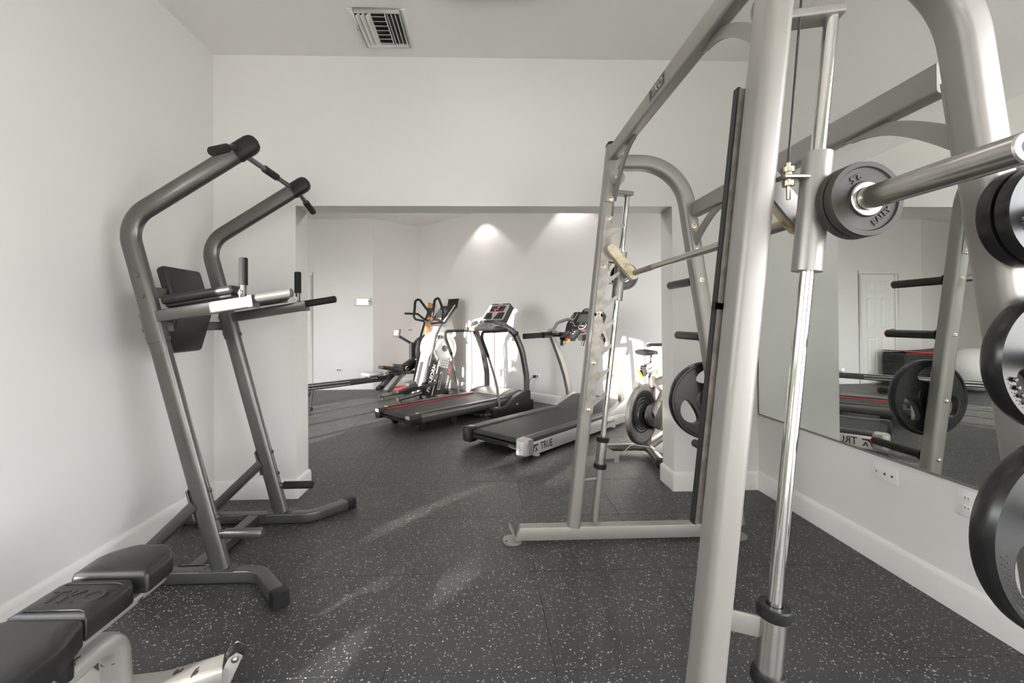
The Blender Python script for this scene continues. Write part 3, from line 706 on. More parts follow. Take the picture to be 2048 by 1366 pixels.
# the bar: thin grip between the frames, thick sleeves outside
MB().cyl((BX, .97, BZ), (BX, 2.45, BZ), 0.0145, 20).build('bar', 'steel', sm)
for ya, yb in ((1.04, 1.36), (2.05, 2.36)): MB().cyl((BX, ya, BZ), (BX, yb, BZ), 0.0152, 18).build('knurled_grip', 'worn', sm)
for ya, yb in ((0.620, 0.965), (2.455, 2.79)):
    sl = MB().lathe((BX, ya, BZ), (0, 1, 0), [(0.012, 0.0), (0.022, 0.0), (0.0245, 0.003), (0.0245, yb-ya-.003), (0.022, yb-ya), (0.012, yb-ya)], 28).build('bar_sleeve', 'steel', sm)
    ye = ya if ya < 1 else yb; MB().cyl((BX, ye+(.002 if ya < 1 else -.002), BZ), (BX, ye+(.0004 if ya < 1 else -.0004), BZ), 0.0125, 16).build('end_plug', 'rubber', sl)

# ------------------------------------------------------------------ weight plates
def iron_plate(name, label, c, R, th, face, text1=None, text2=None, hub='steel', mat='plate_iron', group=None):
    """solid plate with raised rim; c centre, axis along Y, face: -1 towards camera"""
    t = thing(name, label, 'weight plate', c, 0, group)
    f = face; h = th/2; g = 0.027
    MB().lathe((0, 0, 0), (0, f, 0), [(g, -h), (R*0.97, -h), (R, -h+0.004), (R, h-0.004), (R*0.985, h), (R*0.86, h), (R*0.83, h-0.004), (g+0.012, h-0.005), (g+0.010, h), (g, h)], 48).build('plate_body', mat, t)
    MB().lathe((0, 0, 0), (0, f, 0), [(g-0.0015, -h), (g-0.0015, h+.0005), (g+0.007, h+0.0012), (g+0.009, h+.0002)], 32).build('hub_ring', hub, t)
    if text1:
        for (tx, ang, sz) in ((text1, 118, R*0.26), (text2, -48, R*0.22)):
            if not tx: continue
            a = math.radians(ang); rr = R*0.62
            # seen from the camera (face -1): x right, z up
            er = V((math.cos(a), 0, math.sin(a))); o = er*rr+V((0, f*(h-0.0045), 0))
            upv = -er; rd = upv.cross(V((0, f, 0)))
            lettering('raised_lettering', tx, sz, mat, t, o, rd, upv, 0.002, bold=0.0004)
    return t
def small(label, y, grp, txt=True): return iron_plate('weight_plate', label, (BX, y, BZ), 0.0805, 0.022, -1, '2.5' if txt else None, 'RALLY' if txt else None, group=grp)
small('small dark 2.5 weight plate on the near bar sleeve, outer of two', 0.904, 'small plates on the bar')
small('small dark weight plate hidden behind the 2.5 plate on the near bar sleeve', 0.929, 'small plates on the bar', False)
iron_plate('weight_plate', 'small black weight plate on the far end of the bar', (BX, 2.506, BZ), 0.081, 0.024, -1, mat='plate', group='small plates on the bar')
def peg_plate(label, z, y, R, th, face, hub, grp):
    return iron_plate('weight_plate', label, (xb(z), y, z), R, th, face, hub=hub, mat='plate', group=grp)
PGN = 0.985-UD/2
GP = 'plates on the smith machine pegs'
peg_plate('small black rubber plate at the back of the top near peg', 1.44, PGN-0.027, 0.110, 0.030, -1, 'chrome', GP)
pl2 = peg_plate('small black rubber plate with chrome hub at the front of the top near peg', 1.44, PGN-0.061, 0.108, 0.030, -1, 'chrome', GP)
def bumps(t, R, r0, a0, a1, n, face, h, rr=0.0045):
    b = MB()
    for k in range(n):
        a = math.radians(a0+(a1-a0)*k/(n-1)); b.sphere((r0*math.cos(a), face*h, r0*math.sin(a)), rr, 8, (1, .6, 1))
    return b.build('rim_beads', 'plate', t)
bumps(pl2, 0.108, 0.074, 190, 275, 11, -1, 0.011)

def grip_plate(label, c, R, th, face, grp, a0=90):
    t = thing('weight_plate', label, 'weight plate', c, 0, grp)
    def hole(ang):
        o = []
        for k in range(28):
            q = 2*math.pi*k/28; rad = 0.60*R+0.185*R*math.cos(q)+0.02*R*math.cos(2*q); tan = 0.33*R*math.sin(q)*(1.0-0.15*math.cos(q))
            a = math.radians(ang); o.append((rad*math.cos(a)-tan*math.sin(a), rad*math.sin(a)+tan*math.cos(a)))
        return o
    ring = [(R*0.985*math.cos(2*math.pi*k/64), R*0.985*math.sin(2*math.pi*k/64)) for k in range(64)]
    hub = [(0.027*math.cos(2*math.pi*k/28), 0.027*math.sin(2*math.pi*k/28)) for k in range(28)]
    angs = [a0, a0+120, a0+240]
    me = plate_mesh([ring, hub]+[hole(a) for a in angs], th*0.72, 0.004); place(me, (0, 0, 0), (1, 0, 0), (0, 0, 1)); me.name = 'plate_body'
    body = obj_from_mesh('plate_body', me, 'plate', t)
    h = th/2
    MB().lathe((0, 0, 0), (0, face, 0), [(R*0.90, -h*.7), (R*0.97, -h), (R*0.995, -h*0.6), (R, 0), (R*0.995, h*0.6), (R*0.97, h), (R*0.93, h), (R*0.90, h*0.70)], 64).build('outer_rim', 'plate', t)
    MB().lathe((0, 0, 0), (0, face, 0), [(0.0255, -h), (0.0255, h), (0.034, h+0.001), (0.037, h-0.004), (0.037, -h)], 32).build('hub_ring', 'chrome', t)
    MB().lathe((0, 0, 0), (0, face, 0), [(0.0365, h*0.6), (R*0.30, h*0.85), (R*0.34, h*0.72)], 40).build('hub_boss', 'plate', t)
    for a in angs:      # dimpled grip pads on the rim outside each hand hole
        b = MB(); st = []
        for i in range(13):
            for j in range(3):
                aa = math.radians(a-26+52*i/12+(2 if j % 2 else 0)); rr = R*(0.825+0.028*j); b.sphere((rr*math.cos(aa), face*(h*0.72), rr*math.sin(aa)), R*0.010, 6, (1, .5, 1))
        g = b.build('grip_dimples', 'rubber', t); g['kind'] = 'stuff'
    return t
g25 = grip_plate('medium black rubber plate with grip holes on the second near peg', (xb(1.12), PGN-0.034, 1.12), 0.153, 0.042, -1, GP, 100)
bumps(g25, 0.153, 0.122, 196, 250, 7, -1, 0.019, 0.006)
grip_plate('largest black rubber plate with grip holes on the lowest near peg in view', (xb(.75)-.012, PGN-0.038, .732), 0.229, 0.050, -1, GP, 92)
gfar = grip_plate('large black rubber plate with oval grip holes on the far rear upright', (xb(.75)-0.015, YFAR+UD/2+0.038, .75), 0.226, 0.050, -1, GP, 90)
lettering('raised_lettering', '45 LBS', 0.045, 'plate', gfar, (0, -0.021, -0.10), (1, 0, 0), (0, 0, 1), 0.0015)

# ------------------------------------------------------------------ dip station / power tower
DN, DF = 2.09, 2.69; DM = (DN+DF)/2
ds = thing('power_tower', 'dark gunmetal dip and pull-up tower standing against the left wall', 'exercise machine', (-1.36, DM, 0), 0, world_coords=True)
def xd(z): return -1.249-0.2666*(z-0.06)
for Y, s in ((DN, -1), (DF, 1)):                 # s points outwards
    path = fillet([(xd(0.06), Y, 0.06), (xd(1.70), Y, 1.70), (-1.11, Y, 2.063)], 0.15, 12)
    MB().sweep(path, ell(0.044, 0.027, 24, 2.6), up=(0, 1, 0)).build('upright', 'gun', ds)
    # rubber end cap
    e = V((-1.11, Y, 2.063)); d = V((0.58, 0, 0.363)).normalized()
    MB().sweep([e-d*0.075, e-d*0.0, e+d*0.02, e+d*0.034, e+d*0.040], ell(0.048, 0.030, 24, 2.6), up=(0, 1, 0), scales=[1, 1, .88, .6, .15]).build('end_cap', 'rubber', ds)
    # base rail, splayed toe with ribbed rubber foot
    path = fillet([(-1.83, Y, 0.032), (-1.07, Y, 0.032), (-0.905, Y+s*0.175, 0.032)], 0.13, 8)
    MB().sweep(path, rrect(0.058, 0.058, 0.008, 3)).build('base_rail', 'gun', ds)
    tp = V((-0.905, Y+s*0.175, 0.032)); td = V((0.165, s*0.175, 0)).normalized()
    rf = MB().sweep([tp-td*0.01, tp+td*0.045], rrect(0.066, 0.063, 0.006, 3)).build('rubber_foot', 'rubber', ds)
    for k in range(4): MB().sweep([tp+td*(0.0+0.011*k), tp+td*(0.0055+0.011*k)], rrect(0.069, 0.0635, 0.006, 2)).build('foot_rib', 'rubber', rf)
    MB().bar((-1.86, Y, 0.032), (-1.80, Y, 0.032), 0.062, 0.063, 0.006).build('rear_cap', 'rubber', ds)
    # weld plate, bolts
    MB().bb(-1.335, -1.185, Y-0.033, Y+0.033, 0.0612, 0.066).build('base_plate', 'gun', ds)
    for dx in (-0.055, 0.06): bolt((-1.262+dx, Y, 0.066), (0, 0, 1), ds, 0.009, 'gun')
    for x in (-1.66, -1.48): bolt((x, Y-0.029 if s < 0 else Y-0.029, 0.034), (0, -1, 0), ds, 0.008, 'gun')
    # diagonal rear brace
    MB().bar((xd(0.36)-0.03, Y, 0.37), (-1.69, Y, 0.055), 0.05, 0.062, 0.006, up=(0, 1, 0)).build('rear_brace', 'gun', ds)
    MB().bar((xd(0.30)-0.045, Y, 0.295), (xd(0.44)-0.045, Y, 0.435), 0.008, 0.054, 0.002, up=(0, 1, 0)).build('brace_plate', 'gun', ds)
    for z in (0.30, 0.43): bolt((xd(z)+0.046, Y, z), (1, 0, 0.27), ds, 0.009, 'gun'); bolt((xd(z)-0.049, Y, z), (-1, 0, -.27), ds, 0.007, 'gun')
    # step peg
    c = V((xd(0.22)+0.03, Y, 0.225)); st = MB().cyl(c, c+V((0.045, 0, 0)), 0.015, 14).build('step_peg', 'gun', ds)
    MB().lathe(c+V((0.03, 0, 0)), (1, 0, 0), [(0, 0), (0.0225, 0), (0.0225, 0.165), (0.018, 0.175), (0, 0.176)], 18).build('grip', 'foam' if s > 0 else 'gun', st)
    # joint sleeve and dip arm
    MB().sweep([(xd(1.13), Y, 1.13), (xd(1.27), Y, 1.27)], ell(0.048, 0.031, 24, 2.6), up=(0, 1, 0)).build('joint_sleeve', 'gun', ds)
    for z, dd in ((1.15, 1), (1.15, -1), (1.25, -1)): bolt((xd(z)+dd*0.048, Y, z), (dd, 0, 0.2*dd), ds, 0.009, 'gun')
    for z in (1.345, 1.44): bolt((xd(z)+0.0, Y-0.027, z), (0, -1, 0), ds, 0.009, 'gun')
    a0 = V((-1.585, Y, 1.243)); a1 = V((-1.105, Y, 1.318)); ad = (a1-a0).normalized(); au = V((-ad.z, 0, ad.x))
    am = MB().bar(a0, a1, 0.05, 0.056, 0.005).build('dip_arm', 'gun', ds)
    MB().bar(a1-ad*0.002, a1+ad*0.018, 0.066, 0.062, 0.004).build('arm_end_plate', 'gun', am)
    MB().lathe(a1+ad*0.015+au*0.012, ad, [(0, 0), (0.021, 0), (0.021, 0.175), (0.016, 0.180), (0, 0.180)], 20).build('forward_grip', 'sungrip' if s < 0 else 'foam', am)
    vb = a1-ad*0.035+au*0.03
    MB().cyl(vb, vb+V((0.0, 0, 0.16)), 0.014, 14).build('grip_post', 'gun', am)
    MB().lathe(vb+V((0, 0, 0.055)), (0, 0, 1), [(0, 0), (0.0195, 0), (0.0195, 0.125), (0.016, 0.130), (0, 0.130)], 18).build('upright_grip', 'foam', am)
    MB().bar(vb-V((0.0, 0.022, 0.004)), vb+V((0.0, -0.022, 0.032)), 0.022, 0.005, 0.002, up=(1, 0, 0)).build('grip_tab', 'silver', am); bolt(vb+V((0, -0.026, 0.016)), (0, -1, 0), am, 0.006, 'brass')
    # padded arm rest
    pc = V((-1.36, Y-s*0.055, 1.352)); R = Matrix((ad, V((0, 1, 0)), -V((0, 1, 0)).cross(ad) if False else ad.cross(V((0, 1, 0))))).transposed()
    MB().rbox(pc, (0.345, 0.125, 0.046), 0.020, R, 4).build('arm_pad', 'vinyl', ds)
    MB().rbox(pc-au*0.028, (0.31, 0.10, 0.014), 0.004, R).build('pad_board', 'plastic', ds)
# back pad: two padded leaves meeting in a ridge
for (x0, z0, x1, z1) in ((-1.622, 1.518, -1.552, 1.285), (-1.552, 1.272, -1.615, 1.055)):
    d = V((x1-x0, 0, z1-z0)); L = d.length; d.normalize(); n = V((-d.z, 0, d.x));
    if n.x < 0: n = -n
    R = Matrix((d, V((0, 1, 0)), d.cross(V((0, 1, 0))))).transposed(); c = V(((x0+x1)/2, DM, (z0+z1)/2))-n*0.030
    MB().rbox(c, (L, 0.29, 0.055), 0.022, R, 4).build('back_pad', 'vinyl', ds)
MB().bar((-1.632, DN+.02, 1.37), (-1.632, DF-.02, 1.37), 0.05, 0.05, 0.005).build('pad_crossbar', 'gun', ds)
MB().bar((-1.605, DN+.02, 1.20), (-1.605, DF-.02, 1.20), 0.045, 0.05, 0.005).build('pad_crossbar', 'gun', ds)
c0 = PZ(398, 1118, 0.05); c1 = PZ(505, 1043, 0.05); XC = (c0.x+c1.x)/2
MB().bar((XC, DN+.03, 0.034), (XC, DF-.03, 0.034), 0.06, 0.055, 0.006).build('base_crossbar', 'gun', ds)
MB().bb(XC-.07, XC+.07, DF-.036, DF-.030, 0.008, 0.064).build('cross_flange', 'gun', ds); MB().bb(XC-.07, XC+.07, DN+.030, DN+.036, 0.008, 0.064).build('cross_flange', 'gun', ds)
# pull-up bar with drooping outer grips
px_, pz_ = -1.165, 2.035
n_end = PX(424, 303, px_); f_end = PX(626, 424, px_)
path = fillet([n_end, (px_, DN-0.05, pz_), (px_, DF+0.05, pz_), f_end], 0.05, 5)
pb = MB().tube(path, 0.0135, 14, up=(1, 0, 0)).build('pull_up_bar', 'gun', ds)
for a, c in ((n_end, V((px_, DN-0.05, pz_))), (f_end, V((px_, DF+0.05, pz_)))):
    d = (c-a).normalized(); MB().lathe(a-d*0.004, d, [(0, 0), (0.018, 0), (0.020, 0.004), (0.020, 0.125), (0.017, 0.128), (0.013, 0.128)], 18).build('hand_grip', 'foam', pb)
MB().cyl((px_, DM-0.055, pz_), (px_, DM+0.075, pz_), 0.0195, 18).build('hand_grip', 'foam', pb)

# ------------------------------------------------------------------ flat bench in the lower left corner
bc = -1.165
bn = thing('weight_bench', 'black padded weight bench with pale silver frame in the lower left corner', 'bench', (bc, 0.9, 0), 0, world_coords=True)
def pad(name, outline, z0, z1, r=0.018, crown=0.006):
    """upholstered pad: outline polygon (x, y), rounded top edge"""
    n = len(outline); cx = sum(p[0] for p in outline)/n; cy = sum(p[1] for p in outline)/n; b = MB(); vv = []; ff = []
    lv = [(1.0, z0, 0.006), (1.0, z0+0.006, 0.0), (1.0, z1-r, 0.0), (1.0, z1-r*0.3, r*0.22), (1.0, z1, r*0.9), (1.0, z1+crown*0.5, r*2.2)]
    hw = max(abs(p[0]-cx) for p in outline); hl = max(abs(p[1]-cy) for p in outline)
    for _, z, ins in lv:
        vv += [(cx+(x-cx)*(hw-ins)/hw, cy+(y-cy)*(hl-ins)/hl, z) for x, y in outline]
    m = len(lv)
    for k in range(m-1):
        for i in range(n): ff.append((k*n+i, k*n+(i+1) % n, (k+1)*n+(i+1) % n, (k+1)*n+i))
    ff.append(tuple((m-1)*n+i for i in range(n))); ff.append(tuple(reversed(range(n))))
    return b.add(vv, ff).build(name, 'vinyl', bn, sharp=50)
def smooth_poly(pts, r, n=6):
    m = len(pts); out = []
    P = [V((p[0], p[1], 0)) for p in pts]
    for i in range(m):
        f = fillet([P[i-1].lerp(P[i], 0.5), P[i], P[i].lerp(P[(i+1) % m], 0.5)], r if not isinstance(r, list) else r[i], n)
        out += [(q.x, q.y) for q in f[1:-1]]
    return out
head = smooth_poly([(bc-.112, 1.372), (bc+.122, 1.372), (bc+.118, 1.49), (bc+.055, 1.56), (bc-.055, 1.56), (bc-.120, 1.49)], [.014, .014, .05, .07, .07, .05])
pad('head_pad', head, 0.385, 0.452)
mid = smooth_poly([(bc-.105, 1.185), (bc+.105, 1.185), (bc+.105, 1.36), (bc-.105, 1.36)], [.004, .004, .03, .03])
mp_ = pad('back_pad', mid, 0.375, 0.446)
seat = smooth_poly([(bc-.105, 1.182), (bc+.105, 1.182), (bc+.140, 1.085), (bc+.145, .55), (bc-.145, .55), (bc-.140, 1.085)], [.02, .02, .12, .05, .05, .12])
sp_ = pad('long_pad', seat, 0.370, 0.446)
for y in (1.205, 1.325): MB().sweep([(bc-.088+.176*k/12, y, .4478+0.0022*min(1, 3*math.sin(math.pi*k/12))-(0.004 if k in (0, 12) else 0)) for k in range(13)], circ(0.0022, 6)).build('seam', 'vinyl', mp_)
lettering('embossed_lettering', 'TKO', 0.078, 'vinyl', mp_, (bc+.005, 1.263, 0.4492), (1, 0, 0), (0, 1, 0), 0.0016, xscale=1.0)
MB().bb(bc-.045, bc+.085, .5, 1.50, 0.350, 0.3745).build('pad_rail', 'bench_paint', bn, bevel=0.005)
MB().sweep(fillet([(bc, .45, .235), (bc, 1.395, .255), (bc-.01, 1.425, .03)], 0.085, 10), ell(0.032, 0.040, 20, 2.4), up=(1, 0, 0)).build('main_tube', 'bench_paint', bn)
MB().bb(bc-.02, bc+.02, .95, 1.1, .27, .352).build('rail_support', 'bench_paint', bn)
for s in (-1, 1):
    e = V((bc+s*.265, 1.515, .036))
    MB().sweep(fillet([(bc, 1.43, .036), (bc+s*.12, 1.445, .036), e], 0.2, 6), rrect(0.085, 0.066, 0.016, 4)).build('foot_arm', 'bench_paint', bn)
    d = (e-V((bc+s*.12, 1.445, .036))).normalized(); sd = V((-d.y, d.x, 0))
    for k in (-1, 1): MB().prism([(-.03, -.035), (.02, -.035), (.058, .045), (.040, .062), (.018, .050)], e+sd*(k*.030), d, (0, 0, 1), -.003, .003).build('wheel_bracket', 'bench_paint', bn)
    wc = e+d*.036+V((0, 0, .044)); MB().lathe(wc-sd*.018, sd, [(0, 0), (.022, 0), (.026, .006), (.026, .030), (.022, .036), (0, .036)], 20).build('transport_wheel', 'rubber', bn)
    bolt(wc-sd*.033, -sd, bn, .008, 'steel'); bolt(wc+sd*.033, sd, bn, .008, 'steel')
MB().cyl((bc+.028, 1.205, .262), (bc+.028, 1.205, .325), .021, 16).build('adjust_knob', 'rubber', bn)
# ------------------------------------------------------------------ far-room machines, built in their own frames: x forward, y left, z up
A45 = math.radians(45)
def sides(): return ((1, 'L'), (-1, 'R'))

# --- silver treadmill nearest the opening
t2 = thing('treadmill', 'silver and black treadmill nearest the opening with curved metal posts', 'treadmill', (0.072, 4.018, 0), A45)
MB().bb(0.02, 1.95, -.36, .36, 0.085, 0.150).build('deck', 'plastic', t2)
bl = MB(); bl.sweep([(1.42, 0, .1685), (0.06, 0, .1685), (0.025, 0, .160), (0.0, 0, .14), (-.006, 0, .115), (0.0, 0, .09), (.03, 0, .075), (.1, 0, .072)], [(-.275, -.0015), (.275, -.0015), (.275, .0015), (-.275, .0015)]); bl.build('running_belt', 'belt', t2)
MB().bar((0.075, -.34, .068), (0.075, .34, .068), 0.03, 0.018, 0.003).build('rear_crossbar', 'silver', t2)
for s, _ in sides():
    y = s*0.335
    MB().bb(0.06, 1.90, y-.055, y+.055, 0.150, 0.182).build('foot_rail', 'dgrey', t2, bevel=0.006)
    for k in (-.03, 0, .03): MB().bb(0.07, 1.42, y+k-.002, y+k+.002, 0.182, 0.1835).build('rail_groove', 'mgrey', t2)
    MB().prism([(0.085, 0.035), (1.93, 0.030), (1.95, 0.10), (1.95, .13), (1.50, .150), (0.085, .150)], (0, s*0.392+.006, 0), (1, 0, 0), (0, 0, 1), 0, .012).build('side_panel', 'silver', t2, bevel=0.003)
    cp = MB().rbox((0.03, s*0.345, 0.112), (0.115, 0.115, 0.150), 0.022, None, 3).build('end_cap', 'silver' if s < 0 else 'plastic', t2)
    MB().rbox((-.026, s*0.345, 0.112), (0.006, 0.075, 0.115), 0.002).build('cap_face', 'white' if s < 0 else 'dgrey', cp)
    MB().rbox((0.055, s*0.4005, 0.112), (0.07, 0.006, 0.135), 0.002).build('cap_side', 'mgrey' if s < 0 else 'plastic', cp)
    for z in (.10, .125): MB().cyl((-.0285, s*.345-.012+.02*(z > .11), z), (-.030, s*.345-.012+.02*(z > .11), z), .004, 8).build('screw', 'print_dark', cp)
    for x in (0.20, 1.6):
        f = MB().lathe((x, s*.345, 0), (0, 0, 1), [(0, 0), (.030, 0), (.034, .004), (.034, .012), (.016, .020), (.010, .024), (.010, .085), (0, .085)], 20).build('levelling_foot', 'white', t2)
    # curved metal post, wide towards the side
    pts = [(1.80, .16), (1.775, .34), (1.71, .53), (1.625, .70), (1.53, .86), (1.44, 1.0), (1.37, 1.10)]
    path = [V((x, s*.365, z)) for x, z in pts]
    MB().sweep(path, rrect(0.085, 0.045, 0.008, 3), up=(0, 1, 0), scales=[(1.05, 1), (1.05, 1), (1.05, 1), (1, 1), (.95, 1), (.85, 1), (.8, 1)]).build('post', 'smith', t2)
    ar = MB().sweep([(0.90, s*.37, 1.04), (1.24, s*.37, 1.045)], rrect(0.05, 0.062, 0.016, 4)).build('hand_grip', 'foam', t2)
    MB().sweep([(1.23, s*.365, 1.045), (1.45, s*.33, 1.055)], rrect(0.075, 0.07, 0.02, 4)).build('grip_housing', 'plastic', t2)
    MB().tube(fillet([(1.38, s*.33, 1.08), (1.46, s*.31, 1.19), (1.56, s*.22, 1.235), (1.60, s*.16, 1.22)], 0.07, 6), .019, 12).build('console_tube', 'mgrey', t2)
    MB().prism([(1.36, .150), (1.93, .135), (1.93, .285), (1.86, .305), (1.78, .285)], (0, s*.33+.07*(s > 0)+.0*(s < 0), 0), (1, 0, 0), (0, 0, 1), 0, .07).build('hood_side', 'silver', t2, bevel=0.005)
MB().prism([(1.36, .155), (1.93, .14), (1.93, .275), (1.80, .275)], (0, .33, 0), (1, 0, 0), (0, 0, 1), 0, .66).build('motor_hood', 'dgrey', t2, bevel=0.008)
# cross member, keypad pod and safety clip
MB().sweep([(1.40, -.33, 1.055), (1.36, -.16, 1.05), (1.33, 0, 1.045), (1.36, .16, 1.05), (1.40, .33, 1.055)], rrect(0.05, 0.06, 0.018, 4)).build('crossbar', 'plastic', t2)
for s, _ in sides(): MB().cyl((1.33, s*.28, 1.07), (1.31, s*.17, 1.068), .016, 14).build('pulse_grip', 'chrome', t2)
for s, _ in sides(): MB().sweep([(1.33, s*.15, 1.03), (1.31, s*.14, .93)], rrect(.03, .03, .012, 3)).build('bar_end', 'plastic', t2)
kp = MB().sweep([(1.22, 0, 1.005), (1.34, 0, 1.085)], rrect(0.20, 0.05, 0.02, 4)).build('keypad', 'plastic', t2)
for i, (yy, xx) in enumerate(((.045, 1.27), (.045, 1.30), (-.045, 1.27), (-.045, 1.30))): MB().sphere((xx, yy, .667*(xx-1.22)+1.005+.026), .010, 8).build('button', 'silver', kp)
MB().sphere((1.285, 0, 1.074), .014, 10, (1, .8, .6)).build('stop_button', 'red', kp)
MB().lathe((1.225, .0, .995), V((-.7, 0, .5)), [(0, 0), (.032, 0), (.032, .008), (.026, .014), (.021, .014)], 20).build('stop_ring', 'yellow', kp)
MB().lathe((1.225, .0, .995), V((-.7, 0, .5)), [(.022, .010), (.022, .022), (.018, .027), (0, .028)], 18).build('emergency_stop', 'red', kp)
MB().tube(fillet([(1.22, .01, .985), (1.20, .05, .93), (1.25, .12, .93), (1.30, .16, 1.02)], .03, 5), .003, 6).build('safety_cord', 'rubber', kp)
# console panel
cd = V((0.225, 0, 0.255)).normalized(); cn = V((-cd.z, 0, cd.x)); R = Matrix((V((0, -1, 0)), cd, V((0, -1, 0)).cross(cd))).transposed()
cc = V((1.575, 0, 1.185))
ck = MB().prism(smooth_poly([(-.20, -.17), (.20, -.17), (.235, -.02), (.215, .17), (-.215, .17), (-.235, -.02)], .03, 4), cc, (0, -1, 0), cd, -.05, .012).build('console', 'plastic', t2)
MB().rbox(cc+cd*.06+cn*.014, (.19, .12, .006), .002, R).build('display', 'lcd', ck)
MB().rbox(cc+cd*.06+cn*.012, (.215, .145, .006), .004, R).build('display_bezel', 'print_dark', ck)
for s in (-1, 1):
    o = MB()
    pl = [(s*.15, .15), (s*.16, .04), (s*.175, .02), (s*.125, -.03), (s*.115, -.055), (s*.07, -.06)]
    for (a, c) in zip(pl, pl[1:]): o.bar(cc+V((0, -a[0], 0))+cd*a[1]+cn*.0125, cc+V((0, -c[0], 0))+cd*c[1]+cn*.0125, .005, .001, .0003, up=cn)
    o.build('printed_outline', 'print_white', ck)
    for k in range(5): MB().rbox(cc+V((0, -s*(.188+.004*(4-k)), 0))+cd*(.13-.032*k)+cn*.013, (.018, .010, .004), .0015, R).build('speed_key', 'print_white', ck)
MB().lathe(cc-cd*.055+cn*.0125, cn, [(.046, 0), (.052, 0), (.052, .001), (.046, .001)], 28).build('logo_ring', 'print_white', ck)
lettering('lettering', 'START', .022, 'print_white', ck, cc-cd*.055+cn*.0128, (0, -1, 0), cd, .0004)
MB().rbox(cc+V((0, .05, 0))-cd*.125+cn*.013, (.055, .022, .004), .002, R).build('start_key', 'green', ck)
MB().rbox(cc+V((0, -.05, 0))-cd*.125+cn*.013, (.055, .022, .004), .002, R).build('stop_key', 'red', ck)
MB().rbox(cc+V((0, .11, 0))-cd*.115+cn*.013, (.014, .016, .004), .002, R).build('small_key', 'silver', ck)
fn = MB().prism(smooth_poly([(-.12, .165), (.12, .165), (.09, .235), (-.09, .235)], .03, 4), cc, (0, -1, 0), cd, -.05, .004).build('fan_shroud', 'plastic', t2)
MB().rbox(cc+cd*.20+cn*.006, (.15, .035, .006), .002, R).build('fan_grille', 'mgrey', fn)
# brand marks on the right side panel
for s, ex in ((-1, (1, 0, 0)), (1, (-1, 0, 0))):
    yf = s*.3985
    lettering('lettering', 'TRUE', .095, 'print_dark', t2, (.285, yf, .092), ex, (0, 0, 1), .0006, bold=.0016, xscale=.78)
    lg = MB(); lg.prism([(-.045, -.032), (-.045, .034), (.035, .034), (.030, .02), (-.005, .016), (-.026, -.002), (-.034, -.032)], (.440 if s > 0 else .130, yf, .092), ex, (0, 0, 1), -.0005, .0007)
    lg.prism([(-.014, -.032), (0.006, .010), (.030, -.032), (.016, -.032), (.006, -.012), (-.002, -.032)], (.440 if s > 0 else .130, yf, .092), ex, (0, 0, 1), -.0005, .0007)
    lg.build('logo', 'print_dark', t2)
lettering('lettering', 'PERFORMANCE', .040, 'print_dark', t2, (1.42, -.3985, .088), (1, 0, 0), (0, 0, 1), .0005)
MB().cyl((1.80, -.398, .085), (1.80, -.412, .085), .011, 10).build('power_switch', 'red', t2)

